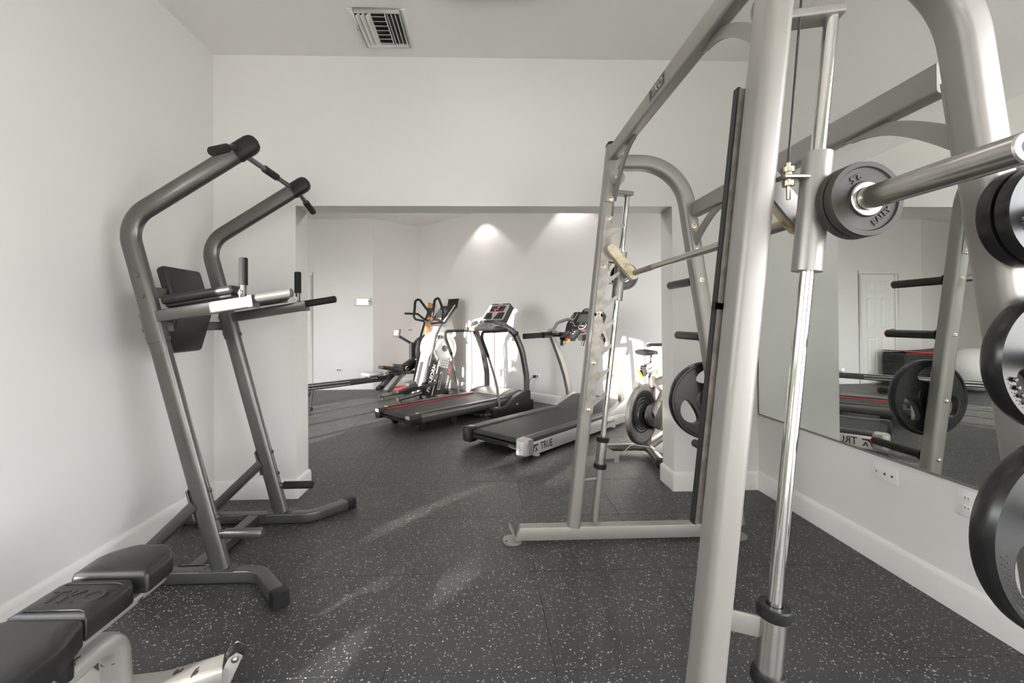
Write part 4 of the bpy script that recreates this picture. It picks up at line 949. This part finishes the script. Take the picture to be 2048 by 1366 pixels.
# --- dark treadmill with red deck lines
t1 = thing('treadmill', 'dark grey treadmill with thin red deck lines and red display', 'treadmill', (-1.012, 4.932, 0), A45)
MB().bb(0.0, 1.75, -.30, .30, 0.11, 0.172).build('deck', 'plastic', t1)
MB().sweep([(1.45, 0, .187), (0.05, 0, .187), (0.01, 0, .178), (-.02, 0, .155), (-.022, 0, .13), (0, 0, .10), (.06, 0, .092)], [(-.25, -.0015), (.25, -.0015), (.25, .0015), (-.25, .0015)]).build('running_belt', 'belt', t1)
for s, _ in sides():
    y = s*.305
    MB().sweep([(0.085, y, .15), (1.50, y, .15)], rrect(0.105, 0.115, 0.04, 5)).build('side_rail', 'gun', t1)
    MB().bb(0.06, 1.50, y-.035, y+.035, .206, .211).build('foot_strip', 'dgrey', t1, bevel=.001)
    MB().bb(0.06, 1.48, s*.252-.004, s*.252+.004, .186, .200).build('red_line', 'red', t1)
    cp = MB().sweep([(-.055, y, .148), (0.09, y, .15)], rrect(0.118, 0.122, 0.04, 5), scales=[.93, 1.0]).build('end_cap', 'plastic', t1)
    MB().bb(-.0575, -.054, y-.036, y+.036, .165, .20).build('cap_mark', 'silver', cp)
    MB().bb(0.06, 0.085, y-.02, y+.02, .2105, .2135).build('warning_sticker', 'lime', cp)
    MB().lathe((.16, s*.25, .055), (0, 1, 0), [(0, -.02), (.05, -.02), (.055, -.01), (.055, .01), (.05, .02), (0, .02)], 18).build('rear_wheel', 'rubber', t1)
    MB().lathe((.62, s*.27, .05), (0, 1, 0), [(0, -.018), (.045, -.018), (.05, -.01), (.05, .01), (.045, .018), (0, .018)], 18).build('support_wheel', 'rubber', t1)
    # side cover of the base
    po = [(1.13, .0), (1.93, .0), (1.93, .13), (1.87, .135), (1.87, .26), (1.72, .255), (1.60, .225), (1.48, .17), (1.38, .115), (1.24, .11), (1.15, .125), (1.13, .11)]
    sc = MB().prism(po, (0, s*.40+.045, 0), (1, 0, 0), (0, 0, 1), 0, .09).build('base_cover', 'plastic', t1, bevel=.008)
    MB().bb(1.56, 1.60, s*.446-.001*(s < 0), s*.446+.001, .105, .125).build('cover_label', 'silver', sc)
    MB().bb(1.20, 1.25, s*.40-.02, s*.40+.02, .115, .119).build('warning_sticker', 'lime', sc)
    # main post bending over to the console
    pth = fillet([(1.855, s*.385, .22), (1.85, s*.385, .46), (1.765, s*.385, .80), (1.62, s*.375, 1.06), (1.47, s*.29, 1.165), (1.44, s*.18, 1.18)], [.3, .5, .25, .12], 6)
    MB().sweep(pth, ell(.046, .030, 18, 2.6), up=(0, 1, 0.02)).build('post', 'gun', t1)
    q0 = V((1.635, s*.376, 1.04)); qd = V((-.22, 0, .4)).normalized(); MB().sweep([q0-qd*.016, q0+qd*.016], ell(.050, .034, 18, 2.6), up=(0, 1, 0.02)).build('post_collar', 'rubber', t1)
    # hand rail
    pth = fillet([(1.30, s*.385, .10), (1.265, s*.375, .40), (1.16, s*.36, .70), (1.02, s*.355, 1.0), (1.03, s*.355, 1.083), (1.56, s*.34, 1.085)], [.4, .5, .12, .07], 6)
    MB().tube(pth, .0165, 12, up=(0, 1, 0)).build('hand_rail', 'mgrey', t1)
    pth2 = fillet([(1.135, s*.358, .76), (1.02, s*.355, 1.0), (1.03, s*.355, 1.083), (1.5, s*.342, 1.085)], [.12, .07], 6)
    MB().tube(pth2, .0195, 12, up=(0, 1, 0)).build('rail_sleeve', 'foam', t1)
    MB().rbox((1.42, s*.31, 1.105), (.14, .07, .05), .015).build('pulse_grip', 'dgrey', t1)
MB().prism([(1.42, .185), (1.86, .17), (1.86, .255), (1.78, .268), (1.56, .245)], (0, .31, 0), (1, 0, 0), (0, 0, 1), 0, .62).build('motor_hood', 'mgrey', t1, bevel=.012)
MB().prism([(1.47, .212), (1.575, .2495), (1.72, .267), (1.72, .270), (1.575, .2535), (1.47, .217)], (0, .22, 0), (1, 0, 0), (0, 0, 1), 0, .44).build('hood_inlay', 'silver', t1)
MB().bar((1.0, -.36, .05), (1.0, .36, .05), .04, .03, .006).build('lift_bar', 'dgrey', t1); MB().bar((1.02, -.38, .045), (1.20, -.40, .045), .03, .03, .006).build('lift_link', 'dgrey', t1)
cd = V((0.255, 0, 0.31)).normalized(); cn = V((-cd.z, 0, cd.x)); R = Matrix((V((0, -1, 0)), cd, V((0, -1, 0)).cross(cd))).transposed()
cc = V((1.62, 0, 1.29))
ck = MB().prism(smooth_poly([(-.235, -.19), (.235, -.19), (.205, .20), (.165, .225), (-.165, .225), (-.205, .20)], .03, 4), cc, (0, -1, 0), cd, -.075, .0).build('console', 'dgrey', t1)
MB().prism(smooth_poly([(-.215, -.08), (.215, -.08), (.19, .195), (-.19, .195)], .02, 3), cc, (0, -1, 0), cd, -.001, .008).build('console_face', 'silver', ck)
MB().rbox(cc+cd*.125+cn*.0085, (.27, .105, .004), .0015, R).build('display', 'screen', ck)
for (yy, zz, w, h) in ((-.005, .150, .030, .028), (.02, .108, .085, .014), (.028, .085, .022, .016)): MB().rbox(cc+V((0, yy, 0))+cd*zz+cn*.0108, (w, h, .001), .0003, R).build('red_digits', 'led', ck)
for s in (-1, 1): MB().prism(smooth_poly([(s*.012, -.065), (s*.185, -.065), (s*.175, .055), (s*.06, .05)], .012, 3), cc, (0, -1, 0), cd, .006, .0105).build('bottle_tray', 'plastic', ck)
MB().rbox(cc+cd*.212+cn*.003, (.07, .018, .006), .002, R).build('top_badge', 'silver', ck)
# keypad ledge
kd = V((-.16, 0, -.075)).normalized(); kn = V((-kd.z, 0, kd.x)); kn = kn if kn.z > 0 else -kn; R2 = Matrix((V((0, -1, 0)), -kd, V((0, -1, 0)).cross(-kd))).transposed(); kc = V((1.42, 0, 1.135))
kp = MB().rbox(kc, (.46, .19, .045), .018, R2, 3).build('keypad', 'mgrey', t1)
for (yy, dd, w, mt) in ((.10, .045, .05, 'green'), (-.09, .045, .06, 'red'), (.02, .02, .03, 'print_dark'), (.0, -.03, .09, 'print_dark'), (.12, -.02, .03, 'print_dark'), (-.13, -.01, .03, 'print_dark')):
    MB().rbox(kc+V((0, yy, 0))+kd*dd+kn*.0235, (w, .02, .003), .001, R2).build('key', mt, kp)
MB().rbox(kc+kd*.095-kn*.012+V((0, .06, 0)), (.06, .012, .022), .003, R2).build('safety_key', 'red', kp)
MB().tube(fillet([kc+kd*.1+V((0, .06, -.02)), kc+V((-.06, .07, -.12)), kc+V((0.0, .10, -.26))], .1, 4), .0022, 6).build('key_cord', 'rubber', kp)

# --- elliptical trainer
el = thing('elliptical_trainer', 'silver and black elliptical trainer with looped handlebars', 'exercise machine', (-1.155, 6.970, 0), A45)
for s, _ in sides():
    MB().cyl((-.45, s*.25, .062), (.10, s*.12, .085), .032, 14).build('track_tube', 'dgrey', el)
    MB().lathe((-.455, s*.25, .062), (-.97, s*.22, 0), [(0, .006), (.030, .006), (.034, 0), (.034, -.02)], 16).build('tube_cap', 'plastic', el)
    MB().lathe((-.40, s*.24, 0), (0, 0, 1), [(0, 0), (.022, 0), (.022, .012), (.008, .016), (.008, .035)], 12).build('levelling_foot', 'rubber', el)
    # pedal arm and foot plate
    hz = .20 if s < 0 else .47
    pa = MB().sweep([(-.33, s*.20, hz-.06), (0.30, s*.20, hz+.02 if s < 0 else hz-.10)], rrect(.05, .055, .012, 3)).build('pedal_arm', 'plastic', el)
    an = .16 if s < 0 else -.22
    R = Matrix.Rotation(-an, 3, 'Y')
    pd = MB().rbox((-.28, s*.20, hz), (.38, .15, .055), .018, R, 3).build('pedal', 'plastic', pa)
    MB().rbox(V((-.28, s*.20, hz))+R @ V((-.09, 0, .028)), (.17, .115, .010), .003, R).build('pedal_grip', 'red', pd)
    MB().rbox(V((-.28, s*.20, hz))+R @ V((.09, -s*.0, .05)), (.16, .14, .07), .025, R, 3).build('pedal_hood', 'dgrey', pd)
    # moving arm with looped grip
    lo = fillet([(.20, s*.17, .50), (.30, s*.20, .95), (.42, s*.23, 1.22), (.24, s*.25, 1.25), (.20, s*.25, 1.30), (.24, s*.26, 1.56), (.32, s*.26, 1.60), (.47, s*.20, 1.38), (.42, s*.23, 1.24)], [.2, .04, .05, .04, .05, .05, .05], 5)
    MB().tube(lo[:1]+lo[1:], .0185, 10, up=(0, 1, 0)).build('swing_arm', 'plastic', el)
    MB().tube(fillet([(.21, s*.25, 1.33), (.24, s*.26, 1.56), (.32, s*.26, 1.60), (.44, s*.215, 1.43)], [.05, .05], 5), .021, 10, up=(0, 1, 0)).build('loop_grip', 'foam', el)
    MB().tube(fillet([(.52, s*.06, 1.16), (.42, s*.22, 1.18), (.36, s*.30, 1.20), (.10, s*.33, 1.18)] if s < 0 else [(.52, s*.06, 1.20), (.42, s*.22, 1.24), (.30, s*.28, 1.345), (.06, s*.30, 1.35)], .05, 5), .017, 10).build('fixed_handle', 'foam', el)
    MB().cyl((.30, s*.09, .32), (.30, s*.20, .32), .05, 18).build('crank_disc', 'dgrey', el)
    # big silver disc on the drive housing
    dc = V((.521, s*.150, .765))
    dm = MB().lathe(dc, (0, s, 0), [(.0, -.06), (.265, -.06), (.275, -.03), (.268, .0), (.245, .014), (.215, .012), (.200, .002), (0, .002)], 48).build('flywheel_cover', 'silver', el)
    MB().lathe(dc, (0, s, 0), [(0, .003), (.188, .003), (.194, .006), (.188, .010), (0, .014)], 44).build('cover_inlay', 'white', dm)
    MB().lathe(dc, (0, s, 0), [(0, .014), (.050, .014), (.050, .028), (.04, .034), (0, .034)], 24).build('hub', 'dgrey', dm)
    MB().cyl(dc+V((.0, s*.036, 0)), dc+V((0, s*.042, 0)), .012, 10).build('hub_bolt', 'print_dark', dm)
    # dark side panel
    po = [(.065, .015), (.57, .02), (.66, .30), (.665, .48), (.62, .60), (.46, .50), (.33, .60), (.265, .76), (.20, .62)]
    sp = MB().prism(po, (0, s*.160+.012, 0), (1, 0, 0), (0, 0, 1), 0, .024).build('side_panel', 'plastic', el, bevel=.004)
    po2 = [(.20, .05), (.235, .05), (.46, .62), (.43, .63)]
    MB().prism([(.225, .02), (.245, .02), (.402, .57), (.384, .57)], (0, s*.178+.004, 0), (1, 0, 0), (0, 0, 1), 0, .008).build('silver_strip', 'silver', sp)
    MB().prism([(.381, .485), (.480, .445), (.572, .430), (.606, .584), (.403, .612)], (0, s*.178+.006, 0), (1, 0, 0), (0, 0, 1), 0, .012).build('vent_plate', 'mgrey', sp)
    for i in range(3):
        for j in range(3): MB().rbox((.435+.048*j+.010*i, s*.1855, .495+.040*i-.010*j), (.026, .006, .012), .002).build('vent_slot', 'print_dark', sp)
    MB().prism(smooth_poly([(.335, .105), (.395, .09), (.475, .375), (.425, .395)], .02, 4), (0, s*.176+.004, 0), (1, 0, 0), (0, 0, 1), 0, .008).build('window_slot', 'mgrey', sp)
    MB().prism(smooth_poly([(.352, .125), (.388, .115), (.458, .365), (.430, .375)], .012, 4), (0, s*.178+.005, 0), (1, 0, 0), (0, 0, 1), 0, .010).build('window_glass', 'print_dark', sp)
    if s < 0:
        u = V((.312, 0, .95)).normalized()
        lettering('lettering', 'PRO-FORM', .10, 'print_white', sp, V((.235, -.1735, .295)), u, V((-u.z, 0, u.x)), .0008, shear=.2, xscale=.92, bold=.0008)
        u = V((.23, 0, .97)).normalized()
        lettering('lettering', 'CARDIO', .058, 'print_white', sp, V((.563, -.1735, .20)), u, V((-u.z, 0, u.x)), .0008, shear=.2, bold=.0008)
        lettering('lettering', 'HIIT', .058, 'red', sp, V((.613, -.1735, .40)), u, V((-u.z, 0, u.x)), .0008, shear=.2, bold=.0008)
# silver column facing the rider
MB().prism([(.03, .02), (.16, .02), (.45, .95), (.40, 1.04), (.31, .98)], (0, .10, 0), (1, 0, 0), (0, 0, 1), 0, .20).build('column', 'silver', el, bevel=.012)
MB().prism([(.030, .06), (.045, .06), (.19, .56), (.172, .56)], (0, .035, 0), (1, 0, 0), (0, 0, 1), 0, .07).build('column_slot', 'print_dark', el)
MB().prism([(.30, .82), (.44, 1.02), (.50, 1.0), (.50, .86), (.38, .76)], (0, .12, 0), (1, 0, 0), (0, 0, 1), 0, .24).build('pivot_housing', 'mgrey', el, bevel=.015)
MB().cyl((.40, -.24, .96), (.40, .24, .96), .03, 14).build('pivot_axle', 'dgrey', el)
MB().prism([(.40, .9), (.62, .85), (.80, 1.05), (.74, 1.30), (.60, 1.42), (.52, 1.25)], (0, .10, 0), (1, 0, 0), (0, 0, 1), 0, .20).build('console_mast', 'mgrey', el, bevel=.02)
cd = V((.55, 0, .62)).normalized(); cn = V((-cd.z, 0, cd.x)); R = Matrix((V((0, -1, 0)), cd, V((0, -1, 0)).cross(cd))).transposed(); cc = V((.64, 0, 1.33))
ck = MB().rbox(cc, (.36, .38, .06), .02, R, 3).build('console', 'plastic', el)
MB().rbox(cc+cn*.030+cd*.02, (.24, .20, .006), .002, R).build('display', 'screen', ck)
for s in (-1, 1): MB().bar(cc+V((0, s*.17, 0))-cd*.18+cn*.03, cc+V((0, s*.17, 0))+cd*.19+cn*.03, .022, .02, .006, up=cn).build('console_edge', 'silver', ck)
MB().rbox(cc-cd*.21+cn*.02, (.30, .11, .05), .02, R, 3).build('keypad', 'dgrey', ck); MB().rbox(cc-cd*.21+cn*.047, (.12, .03, .004), .001, R).build('key_row', 'red', ck)
tb_ = MB().rbox((.845, 0, 1.52), (.02, .26, .17), .006, Matrix.Rotation(math.radians(14), 3, 'Y')).build('tablet_holder', 'plastic', el)
for z in (1.44, 1.60): MB().bar((.835+(z-1.52)*.25, -.13, z), (.835+(z-1.52)*.25, .13, z), .05, .012, .003).build('holder_clip', 'print_dark', tb_)
MB().bar((.05, -.30, .028), (.05, .30, .028), .05, .05, .01).build('rear_stabilizer', 'plastic', el); MB().bar((.62, -.28, .028), (.62, .28, .028), .05, .05, .01).build('front_stabilizer', 'plastic', el)

# --- rowing machine
rw = thing('rowing_machine', 'black rowing machine with long rail and tall monitor arm', 'exercise machine', (-2.50, 6.20, 0), math.radians(44))
MB().sweep([(-.75, 0, .295), (.35, 0, .295), (1.30, 0, .305)], rrect(.055, .085, .012, 3)).build('rail', 'plastic', rw)
for z in (.275, .318): MB().bar((-.75, -.0285, z), (.62, -.0285, z), .004, .012, .001).build('rail_track', 'steel', rw); 
MB().bar((-.75, 0, .340), (1.25, 0, .350), .046, .006, .002).build('rail_top', 'steel', rw)
for s in (-1, 1):
    MB().bar((.06, s*.01, .26), (-.03, s*.14, .03), .032, .025, .006).build('rear_leg', 'plastic', rw)
    MB().rbox((-.03, s*.15, .02), (.05, .06, .04), .008).build('rear_foot', 'rubber', rw)
st = MB().rbox((1.0, 0, .392), (.27, .25, .045), .02, None, 3).build('seat', 'mgrey', rw)
MB().rbox((1.0, 0, .358), (.16, .12, .03), .006).build('seat_carriage', 'dgrey', rw)
for s in (-1, 1): MB().cyl((.95, s*.05, .335), (1.05, s*.05, .335), .018, 10).build('seat_roller', 'chrome', rw)
MB().prism([(1.15, .20), (1.28, .15), (1.95, .52), (1.98, .66), (1.86, .66), (1.24, .34)], (0, .035, 0), (1, 0, 0), (0, 0, 1), 0, .07).build('main_boom', 'plastic', rw, bevel=.01)
lettering('lettering', 'X', .12, 'lime', rw, (1.50, -.0362, .365), (.87, 0, .49), (-.49, 0, .87), .0008, bold=.002); lettering('lettering', 'C', .09, 'print_white', rw, (1.62, -.0362, .43), (.87, 0, .49), (-.49, 0, .87), .0008)
lettering('lettering', '2', .09, 'print_white', rw, (1.82, -.0362, .55), (.87, 0, .49), (-.49, 0, .87), .0008)
for s in (-1, 1):
    fr = MB().prism([(1.15, .14), (1.22, .10), (1.50, .36), (1.46, .43)], (0, s*.12+.055, 0), (1, 0, 0), (0, 0, 1), 0, .11).build('foot_plate', 'dgrey', rw, bevel=.008)
    MB().rbox((1.20, s*.12, .14), (.10, .11, .06), .015, Matrix.Rotation(math.radians(-42), 3, 'Y')).build('heel_cup', 'plastic', fr)
    MB().bar((1.36, s*.12-.055, .36), (1.36, s*.12+.055, .36), .05, .02, .006).build('foot_strap', 'rubber', fr)
MB().tube(fillet([(1.28, .02, .44), (1.42, .12, .50), (1.62, .10, .48)], .05, 5), .012, 8).build('handle', 'rubber', rw); MB().tube(fillet([(1.28, -.02, .44), (1.42, -.14, .50), (1.62, -.12, .50)], .05, 5), .012, 8).build('handle', 'rubber', rw)
fw = MB().lathe((2.06, 0, .70), (0, 1, 0), [(0, -.13), (.18, -.13), (.265, -.09), (.27, -.05), (.27, .05), (.265, .09), (.18, .13), (0, .13)], 36).build('fan_housing', 'plastic', rw)
for k in range(5): MB().lathe((2.06, 0, .70), (0, 1, 0), [(.10+.032*k, -.1335+.0*k), (.112+.032*k, -.1335), (.112+.032*k, -.129), (.10+.032*k, -.129)], 32).build('fan_guard_ring', 'mgrey', fw)
MB().bar((1.74, 0, .58), (1.74, 0, .86), .06, .07, .01, up=(1, 0, 0)).build('monitor_post', 'plastic', rw); MB().bar((1.86, -.04, .60), (1.86, -.04, .76), .02, .05, .005, up=(1, 0, 0)).build('post_strap', 'steel', rw)
MB().bar((1.74, 0, .84), (1.49, 0, .975), .045, .04, .008).build('monitor_arm', 'plastic', rw)
mo = MB().rbox((1.455, 0, 1.03), (.03, .17, .13), .01, Matrix.Rotation(math.radians(8), 3, 'Y')).build('monitor', 'dgrey', rw); MB().rbox((1.438, 0, 1.033), (.006, .13, .09), .002, Matrix.Rotation(math.radians(8), 3, 'Y')).build('monitor_screen', 'lcd', mo)
MB().bar((1.98, 0, .56), (1.98, 0, .05), .05, .06, .01, up=(1, 0, 0)).build('front_leg', 'plastic', rw); MB().bar((1.98, -.28, .03), (1.98, .28, .03), .05, .05, .01).build('front_foot_bar', 'plastic', rw)

# --- spin bike partly behind the right pier
bk = thing('spin_bike', 'bronze and black spin bike with rear flywheel half hidden by the right pier', 'exercise bike', (1.40, 3.85, 0), math.radians(42))
for s, _ in sides():
    MB().sweep(fillet([(.08, 0, .06), (0.02, s*.08, .06), (-.19, s*.27, .055)], .08, 5), ell(.042, .030, 16, 2.5)).build('rear_stabilizer', 'bronze', bk)
    wl = MB().lathe((-.205, s*.27-s*.0, .032), (0, 1, 0), [(0, -.022), (.026, -.022), (.032, -.014), (.032, .014), (.026, .022), (0, .022)], 18).build('transport_wheel', 'rubber', bk)
    MB().cyl((-.205, s*.27-.026, .032), (-.205, s*.27+.026, .032), .010, 10).build('wheel_axle', 'chrome', bk)
MB().sweep([(.08, 0, .06), (.55, 0, .12), (1.02, 0, .06)], ell(.045, .035, 16, 2.5)).build('spine', 'bronze', bk)
MB().bar((1.02, -.26, .045), (1.02, .26, .045), .07, .05, .012).build('front_stabilizer', 'bronze', bk)
fl = MB().lathe((-.075, -.045, .385), (0, -1, 0), [(.03, -.012), (.17, -.012), (.19, -.02), (.248, -.022), (.255, -.016), (.255, .016), (.248, .022), (.19, .020), (.17, .008), (.10, .010), (.095, .018), (.03, .020)], 56).build('flywheel', 'plate', bk)
MB().lathe((-.075, -.045, .385), (0, -1, 0), [(.215, .0215), (.222, .0235), (.246, .0235), (.2555, .017), (.2555, -.017), (.246, -.0235), (.222, -.0235), (.215, -.0215)], 56).build('flywheel_rim', 'gun', fl)
for r in (.12, .145): MB().lathe((-.075, -.045, .385), (0, -1, 0), [(r, .008), (r+.006, .014), (r+.012, .008)], 40).build('flywheel_groove', 'plate', fl)
MB().sweep([(.10, 0, .06), (.13, 0, .30), (.20, 0, .52), (.205, 0, .70)], rrect(.075, .055, .02, 4), up=(0, 1, 0)).build('seat_tube', 'bronze', bk)
MB().sweep(fillet([(.215, -.01, .63), (.17, -.115, .56), (-.085, -.150, .40)], .05, 5), rrect(.062, .03, .012, 3), up=(0, 1, 0)).build('flywheel_fork', 'bronze', bk)
lettering('lettering', '300', .042, 'print_white', bk, V((.010, -.158, .468)), (.84, 0, .54), (-.54, 0, .84), .0006, shear=.2); lettering('lettering', 'PRO', .042, 'yellow', bk, V((.098, -.147, .522)), (.84, 0, .54), (-.54, 0, .84), .0006, shear=.2)
MB().sweep([(.10, .02, .56), (.30, .02, .62), (.75, 0, .66), (.86, 0, .74)], rrect(.075, .06, .02, 4), up=(0, 1, 0)).build('top_tube', 'bronze', bk)
MB().sweep(fillet([(-.06, .02, .645), (.05, .02, .60), (.16, .02, .60)], .05, 4), rrect(.06, .05, .02, 4), up=(0, 1, 0)).build('fender', 'bronze', bk)
MB().sweep([(.86, 0, .20), (.84, 0, .78)], rrect(.07, .055, .02, 4), up=(0, 1, 0)).build('head_tube', 'bronze', bk); MB().sweep([(.55, 0, .12), (.86, 0, .24)], rrect(.07, .055, .02, 4), up=(0, 1, 0)).build('down_tube', 'bronze', bk)
gd = MB().prism(smooth_poly([(-.13, .385), (-.06, .30), (.15, .22), (.52, .20), (.60, .30), (.52, .42), (.15, .49), (-.06, .47)], .05, 4), (0, -.085, 0), (1, 0, 0), (0, 0, 1), 0, .05).build('belt_guard', 'dgrey', bk, bevel=.008)
MB().lathe((-.075, -.136, .385), (0, -1, 0), [(0, .012), (.05, .010), (.075, 0)], 28).build('guard_cap', 'plastic', gd)
MB().tube([V((.06+.06*math.cos(a), -.138, .36+.135*math.sin(a))) for a in [math.radians(-80+160*k/14) for k in range(15)]], .002, 6).build('guard_trim', 'lime', gd)
MB().cyl((.46, -.13, .31), (.46, -.18, .31), .03, 16).build('crank_hub', 'chrome', bk); MB().bar((.46, -.175, .31), (.46, -.185, .14), .03, .02, .005, up=(1, 0, 0)).build('crank_arm', 'chrome', bk); MB().rbox((.46, -.24, .135), (.10, .09, .03), .008).build('pedal', 'plastic', bk)
MB().bar((.46, .10, .31), (.46, .11, .48), .03, .02, .005, up=(1, 0, 0)).build('crank_arm', 'chrome', bk); MB().rbox((.46, .17, .485), (.10, .09, .03), .008).build('pedal', 'plastic', bk)
# saddle on its slider
MB().cyl((.205, 0, .69), (.21, 0, .735), .030, 16).build('seat_post', 'silver', bk)
MB().cyl((.30, 0, .762), (.045, 0, .742), .027, 18).build('slider_tube', 'silver', bk); MB().cyl((.045, 0, .742), (.025, 0, .740), .034, 18).build('slider_cap', 'dgrey', bk)
MB().bar((.02, .0, .705), (-.055, 0, .775), .022, .010, .003).build('release_lever', 'yellow', bk)
MB().tube(fillet([(.075, 0, .80), (.19, 0, .815), (.205, 0, .90)], .03, 5), .014, 12, up=(0, 1, 0)).build('saddle_stem', 'chrome', bk); MB().cyl((.06, -.03, .785), (.06, .03, .785), .022, 14).build('stem_clamp', 'chrome', bk)
sad = MB(); stn = [(.30, .016, .905, .018), (.26, .022, .912, .022), (.20, .035, .915, .026), (.14, .065, .918, .028), (.09, .085, .922, .030), (.03, .078, .926, .028), (.0, .055, .924, .018)]
sad.sweep([(x, 0, z) for x, w, z, h in stn], ell(1, 1, 18, 2.3), scales=[(w, h) for x, w, z, h in stn]); sad.build('saddle', 'vinyl', bk)
MB().rbox((.245, 0, .725), (.05, .07, .03), .008).build('adjust_knob', 'yellow', bk); 
MB().sweep([(.855, 0, .76), (.86, 0, .95)], rrect(.05, .04, .012, 3), up=(0, 1, 0)).build('handlebar_post', 'silver', bk)
for s, _ in sides(): MB().tube(fillet([(.86, 0, .95), (.80, s*.18, .955), (.55, s*.18, .965), (.46, s*.17, .96)], .06, 5), .017, 10).build('handlebar', 'foam', bk)
pcx = thing('extension_lead', 'pale thin cord lying over the spin bike foot', 'cord', (1.33, 3.82, 0), 0)
MB().tube(fillet([(-.10, .05, .012), (-.03, .02, .105), (.10, -.06, .105), (.28, -.22, .05), (.42, -.30, .01)], .06, 5), .004, 8).build('wire', 'white', pcx)

# --- wooden plank leaning in the corner behind the rower
w0 = PZ(842, 772, 0); base = V((-1.12, 8.10, 0)); 
p0 = PY(843, 771, 7.85); p1 = PY(861, 606, 8.08); p0.z = 0.045
wd = thing('wooden_plank', 'orange wooden plank leaning in the corner behind the rower', 'plank', (p0.x, p0.y, 0), 0, world_coords=True)
MB().bar(p0, p1, .035, .095, .004, up=(1, 0.9, 0)).build('board', 'wood', wd)
dd = (p1-p0).normalized(); MB().bar(p1-dd*.26, p1-dd*.10, .039, .099, .004, up=(1, 0.9, 0)).build('dark_band', 'print_dark', wd)

# --- stack of folded exercise mats and a ball, seen in the mirror
for k in range(11):
    z0 = .055*k; m = thing('exercise_mat', ('black folded exercise mat with red edge, topmost of the stack by the door' if k == 10 else 'black folded exercise mat, %s from the floor in the stack beside the far door' % ('first', 'second', 'third', 'fourth', 'fifth', 'sixth', 'seventh', 'eighth', 'ninth', 'tenth')[k]), 'mat', (-3.93, 7.55, z0), math.radians((-1.5, 1, .5, -1, 2, 0, -.5, 1.5, -1, .5, -2)[k]), 'folded mats stacked by the door')
    MB().rbox((0, 0, .0135), (1.02, .44, .026), .010, None, 2).build('lower_fold', 'mat', m); MB().rbox((0, 0, .040), (1.02, .44, .025), .010, None, 2).build('upper_fold', 'mat', m)
    if k == 10: MB().bar((-.51, -.222, .050), (.51, -.222, .050), .004, .010, .001).build('edge_binding', 'red', m)
tm = thing('exercise_mat', 'curled black mat with bright red border lying on top of the mat stack', 'mat', (-3.93, 7.55, .606), 0, 'folded mats stacked by the door')
MB().sweep([(-.52, 0, .05), (-.2, 0, .02), (.1, 0, .006), (.50, 0, .03)], [(-.21, -.005), (.21, -.005), (.21, .005), (-.21, .005)]).build('mat_sheet', 'mat', tm)
for s in (-1, 1): MB().sweep([(-.52, s*.212, .05), (-.2, s*.212, .02), (.1, s*.212, .006), (.50, s*.212, .03)], rrect(.008, .016, .003, 2)).build('edge_binding', 'red', tm)
bl_ = tag(MB().sphere((0, 0, 0), .36, 40).build('exercise_ball', 'ball'), 'pale grey inflated exercise ball on the floor beside the mats', 'ball'); bl_.location = (-4.20, 6.93, .36)
